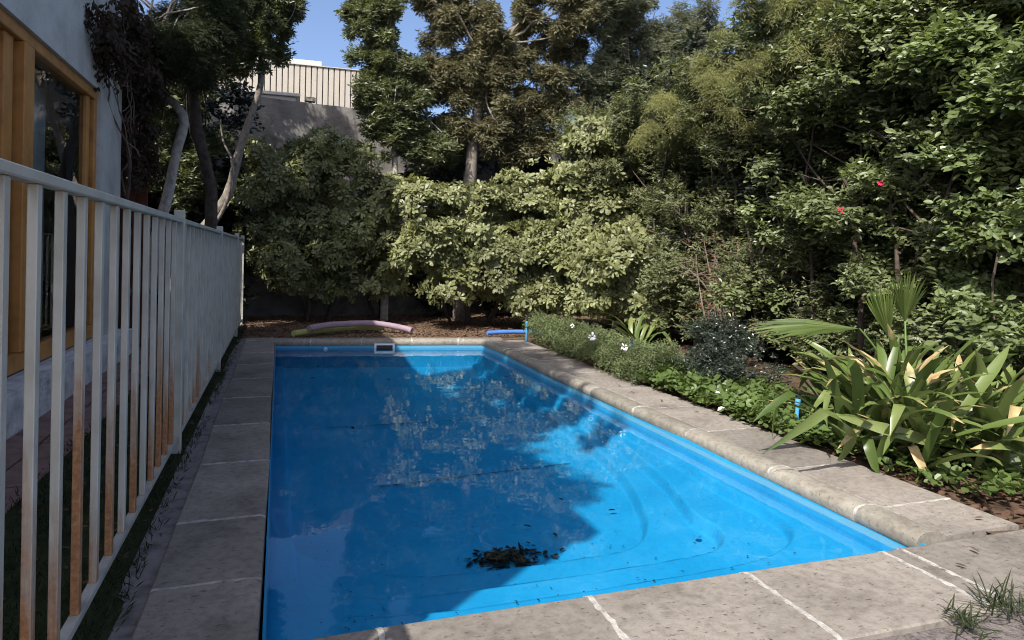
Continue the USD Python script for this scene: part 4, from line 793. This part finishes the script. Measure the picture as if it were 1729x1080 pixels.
ti = np.clip(np.searchsorted(np.linspace(0, 1, NV) ** 1.15, (p[:, 1] - 2.11) / 6.75), 1, NV - 2); zz = ZPOOL[si, ti] + .01
obj('pool_silt', leaves(np.c_[p, zz], unit(np.c_[rng.normal(0, 1, (n, 2)), np.zeros(n)]), np.tile([0, 0, 1.0], (n, 1)), rng.uniform(.008, .022, n), rng.uniform(.004, .009, n), T_DIA), 'sunk_leaf', kind='stuff', label='dark specks of dirt settled on the pool steps and floor', cat='dirt')
for x, y in ((1.30, 3.40), (1.38, 3.30), (1.62, 3.72), (1.80, 3.50)):
    V, F = leaves(np.array([(x, y, FLOOR + .03)]), unit(np.c_[rng.normal(0, 1, (1, 2)), [.03]]), np.array([(.1, .1, 1.0)]), .05, .022, T_OVAL)
    obj('sunken_leaf', (V, F), 'sunk_leaf', label='single dark leaf on the pool floor near the leaf clump', cat='leaf', group='sunken leaves')
for x, y in ((.42, 7.6), (.35, 6.9), (1.0, 6.6), (.5, 4.9), (.3, 8.5), (2.2, 6.5)):
    V, F = leaves(np.array([(x, y, WATER + .004)]), unit(np.c_[rng.normal(0, 1, (1, 2)), [.0]]), np.array([(.0, .05, 1.0)]), .06, .025, T_OVAL)
    obj('floating_leaf', (V, F), 'sunk_leaf', label='single small leaf floating on the shaded far half of the water', cat='leaf', group='floating leaves')

# ------------------------------------------------------------------ pool noodles, pipes
obj('pool_noodle', tube(spline([(.40, 9.80, .075), (.8, 10.06, .10), (1.2, 10.16, .10), (1.75, 10.03, .03), (1.86, 9.95, .0)], 40), .043, 14), 'noodle_purple', smooth=40, label='faded purple foam pool noodle, bowed, behind the far coping', cat='pool noodle')
obj('pool_noodle', tube(spline([(.20, 9.72, .02), (.55, 10.05, .02), (1.1, 10.27, .03), (1.5, 10.26, .02)], 40), .042, 14), 'noodle_yellow', smooth=40, label='yellow foam pool noodle mostly behind the purple one', cat='pool noodle')
obj('pool_noodle', tube(spline([(2.80, 9.22, .03), (3.2, 9.25, .035), (3.75, 9.12, .02), (4.1, 8.95, .0)], 30), .03, 14), 'noodle_blue', smooth=40, label='blue foam noodle lying on dry leaves at the far right corner', cat='pool noodle')
for b, h, lean, lab in (((3.09, 8.41, -.02), .35, (.005, .0), 'thin blue sprinkler riser standing by the far right coping corner'), ((3.30, 6.0, -.02), .36, (.03, .02), 'blue sprinkler riser with dark cap among the daisies'), ((3.22, 3.62, -.02), .30, (.03, .01), 'blue sprinkler riser half hidden by the long strap leaves')):
    t = thing('sprinkler_riser', lab, 'sprinkler', b)
    e_ = np.array([lean[0], lean[1], h]); obj('pipe', tube([(0, 0, 0), e_ * .8], .013, 10), 'riser_blue', t, smooth=40)
    obj('collar', tube([e_ * .72, e_ * .84], .018, 10), 'riser_blue', t, smooth=40); obj('cap', tube([e_ * .841, e_ * .9, e_], [.015, .017, .013], 10), 'black_plastic', t, smooth=40)
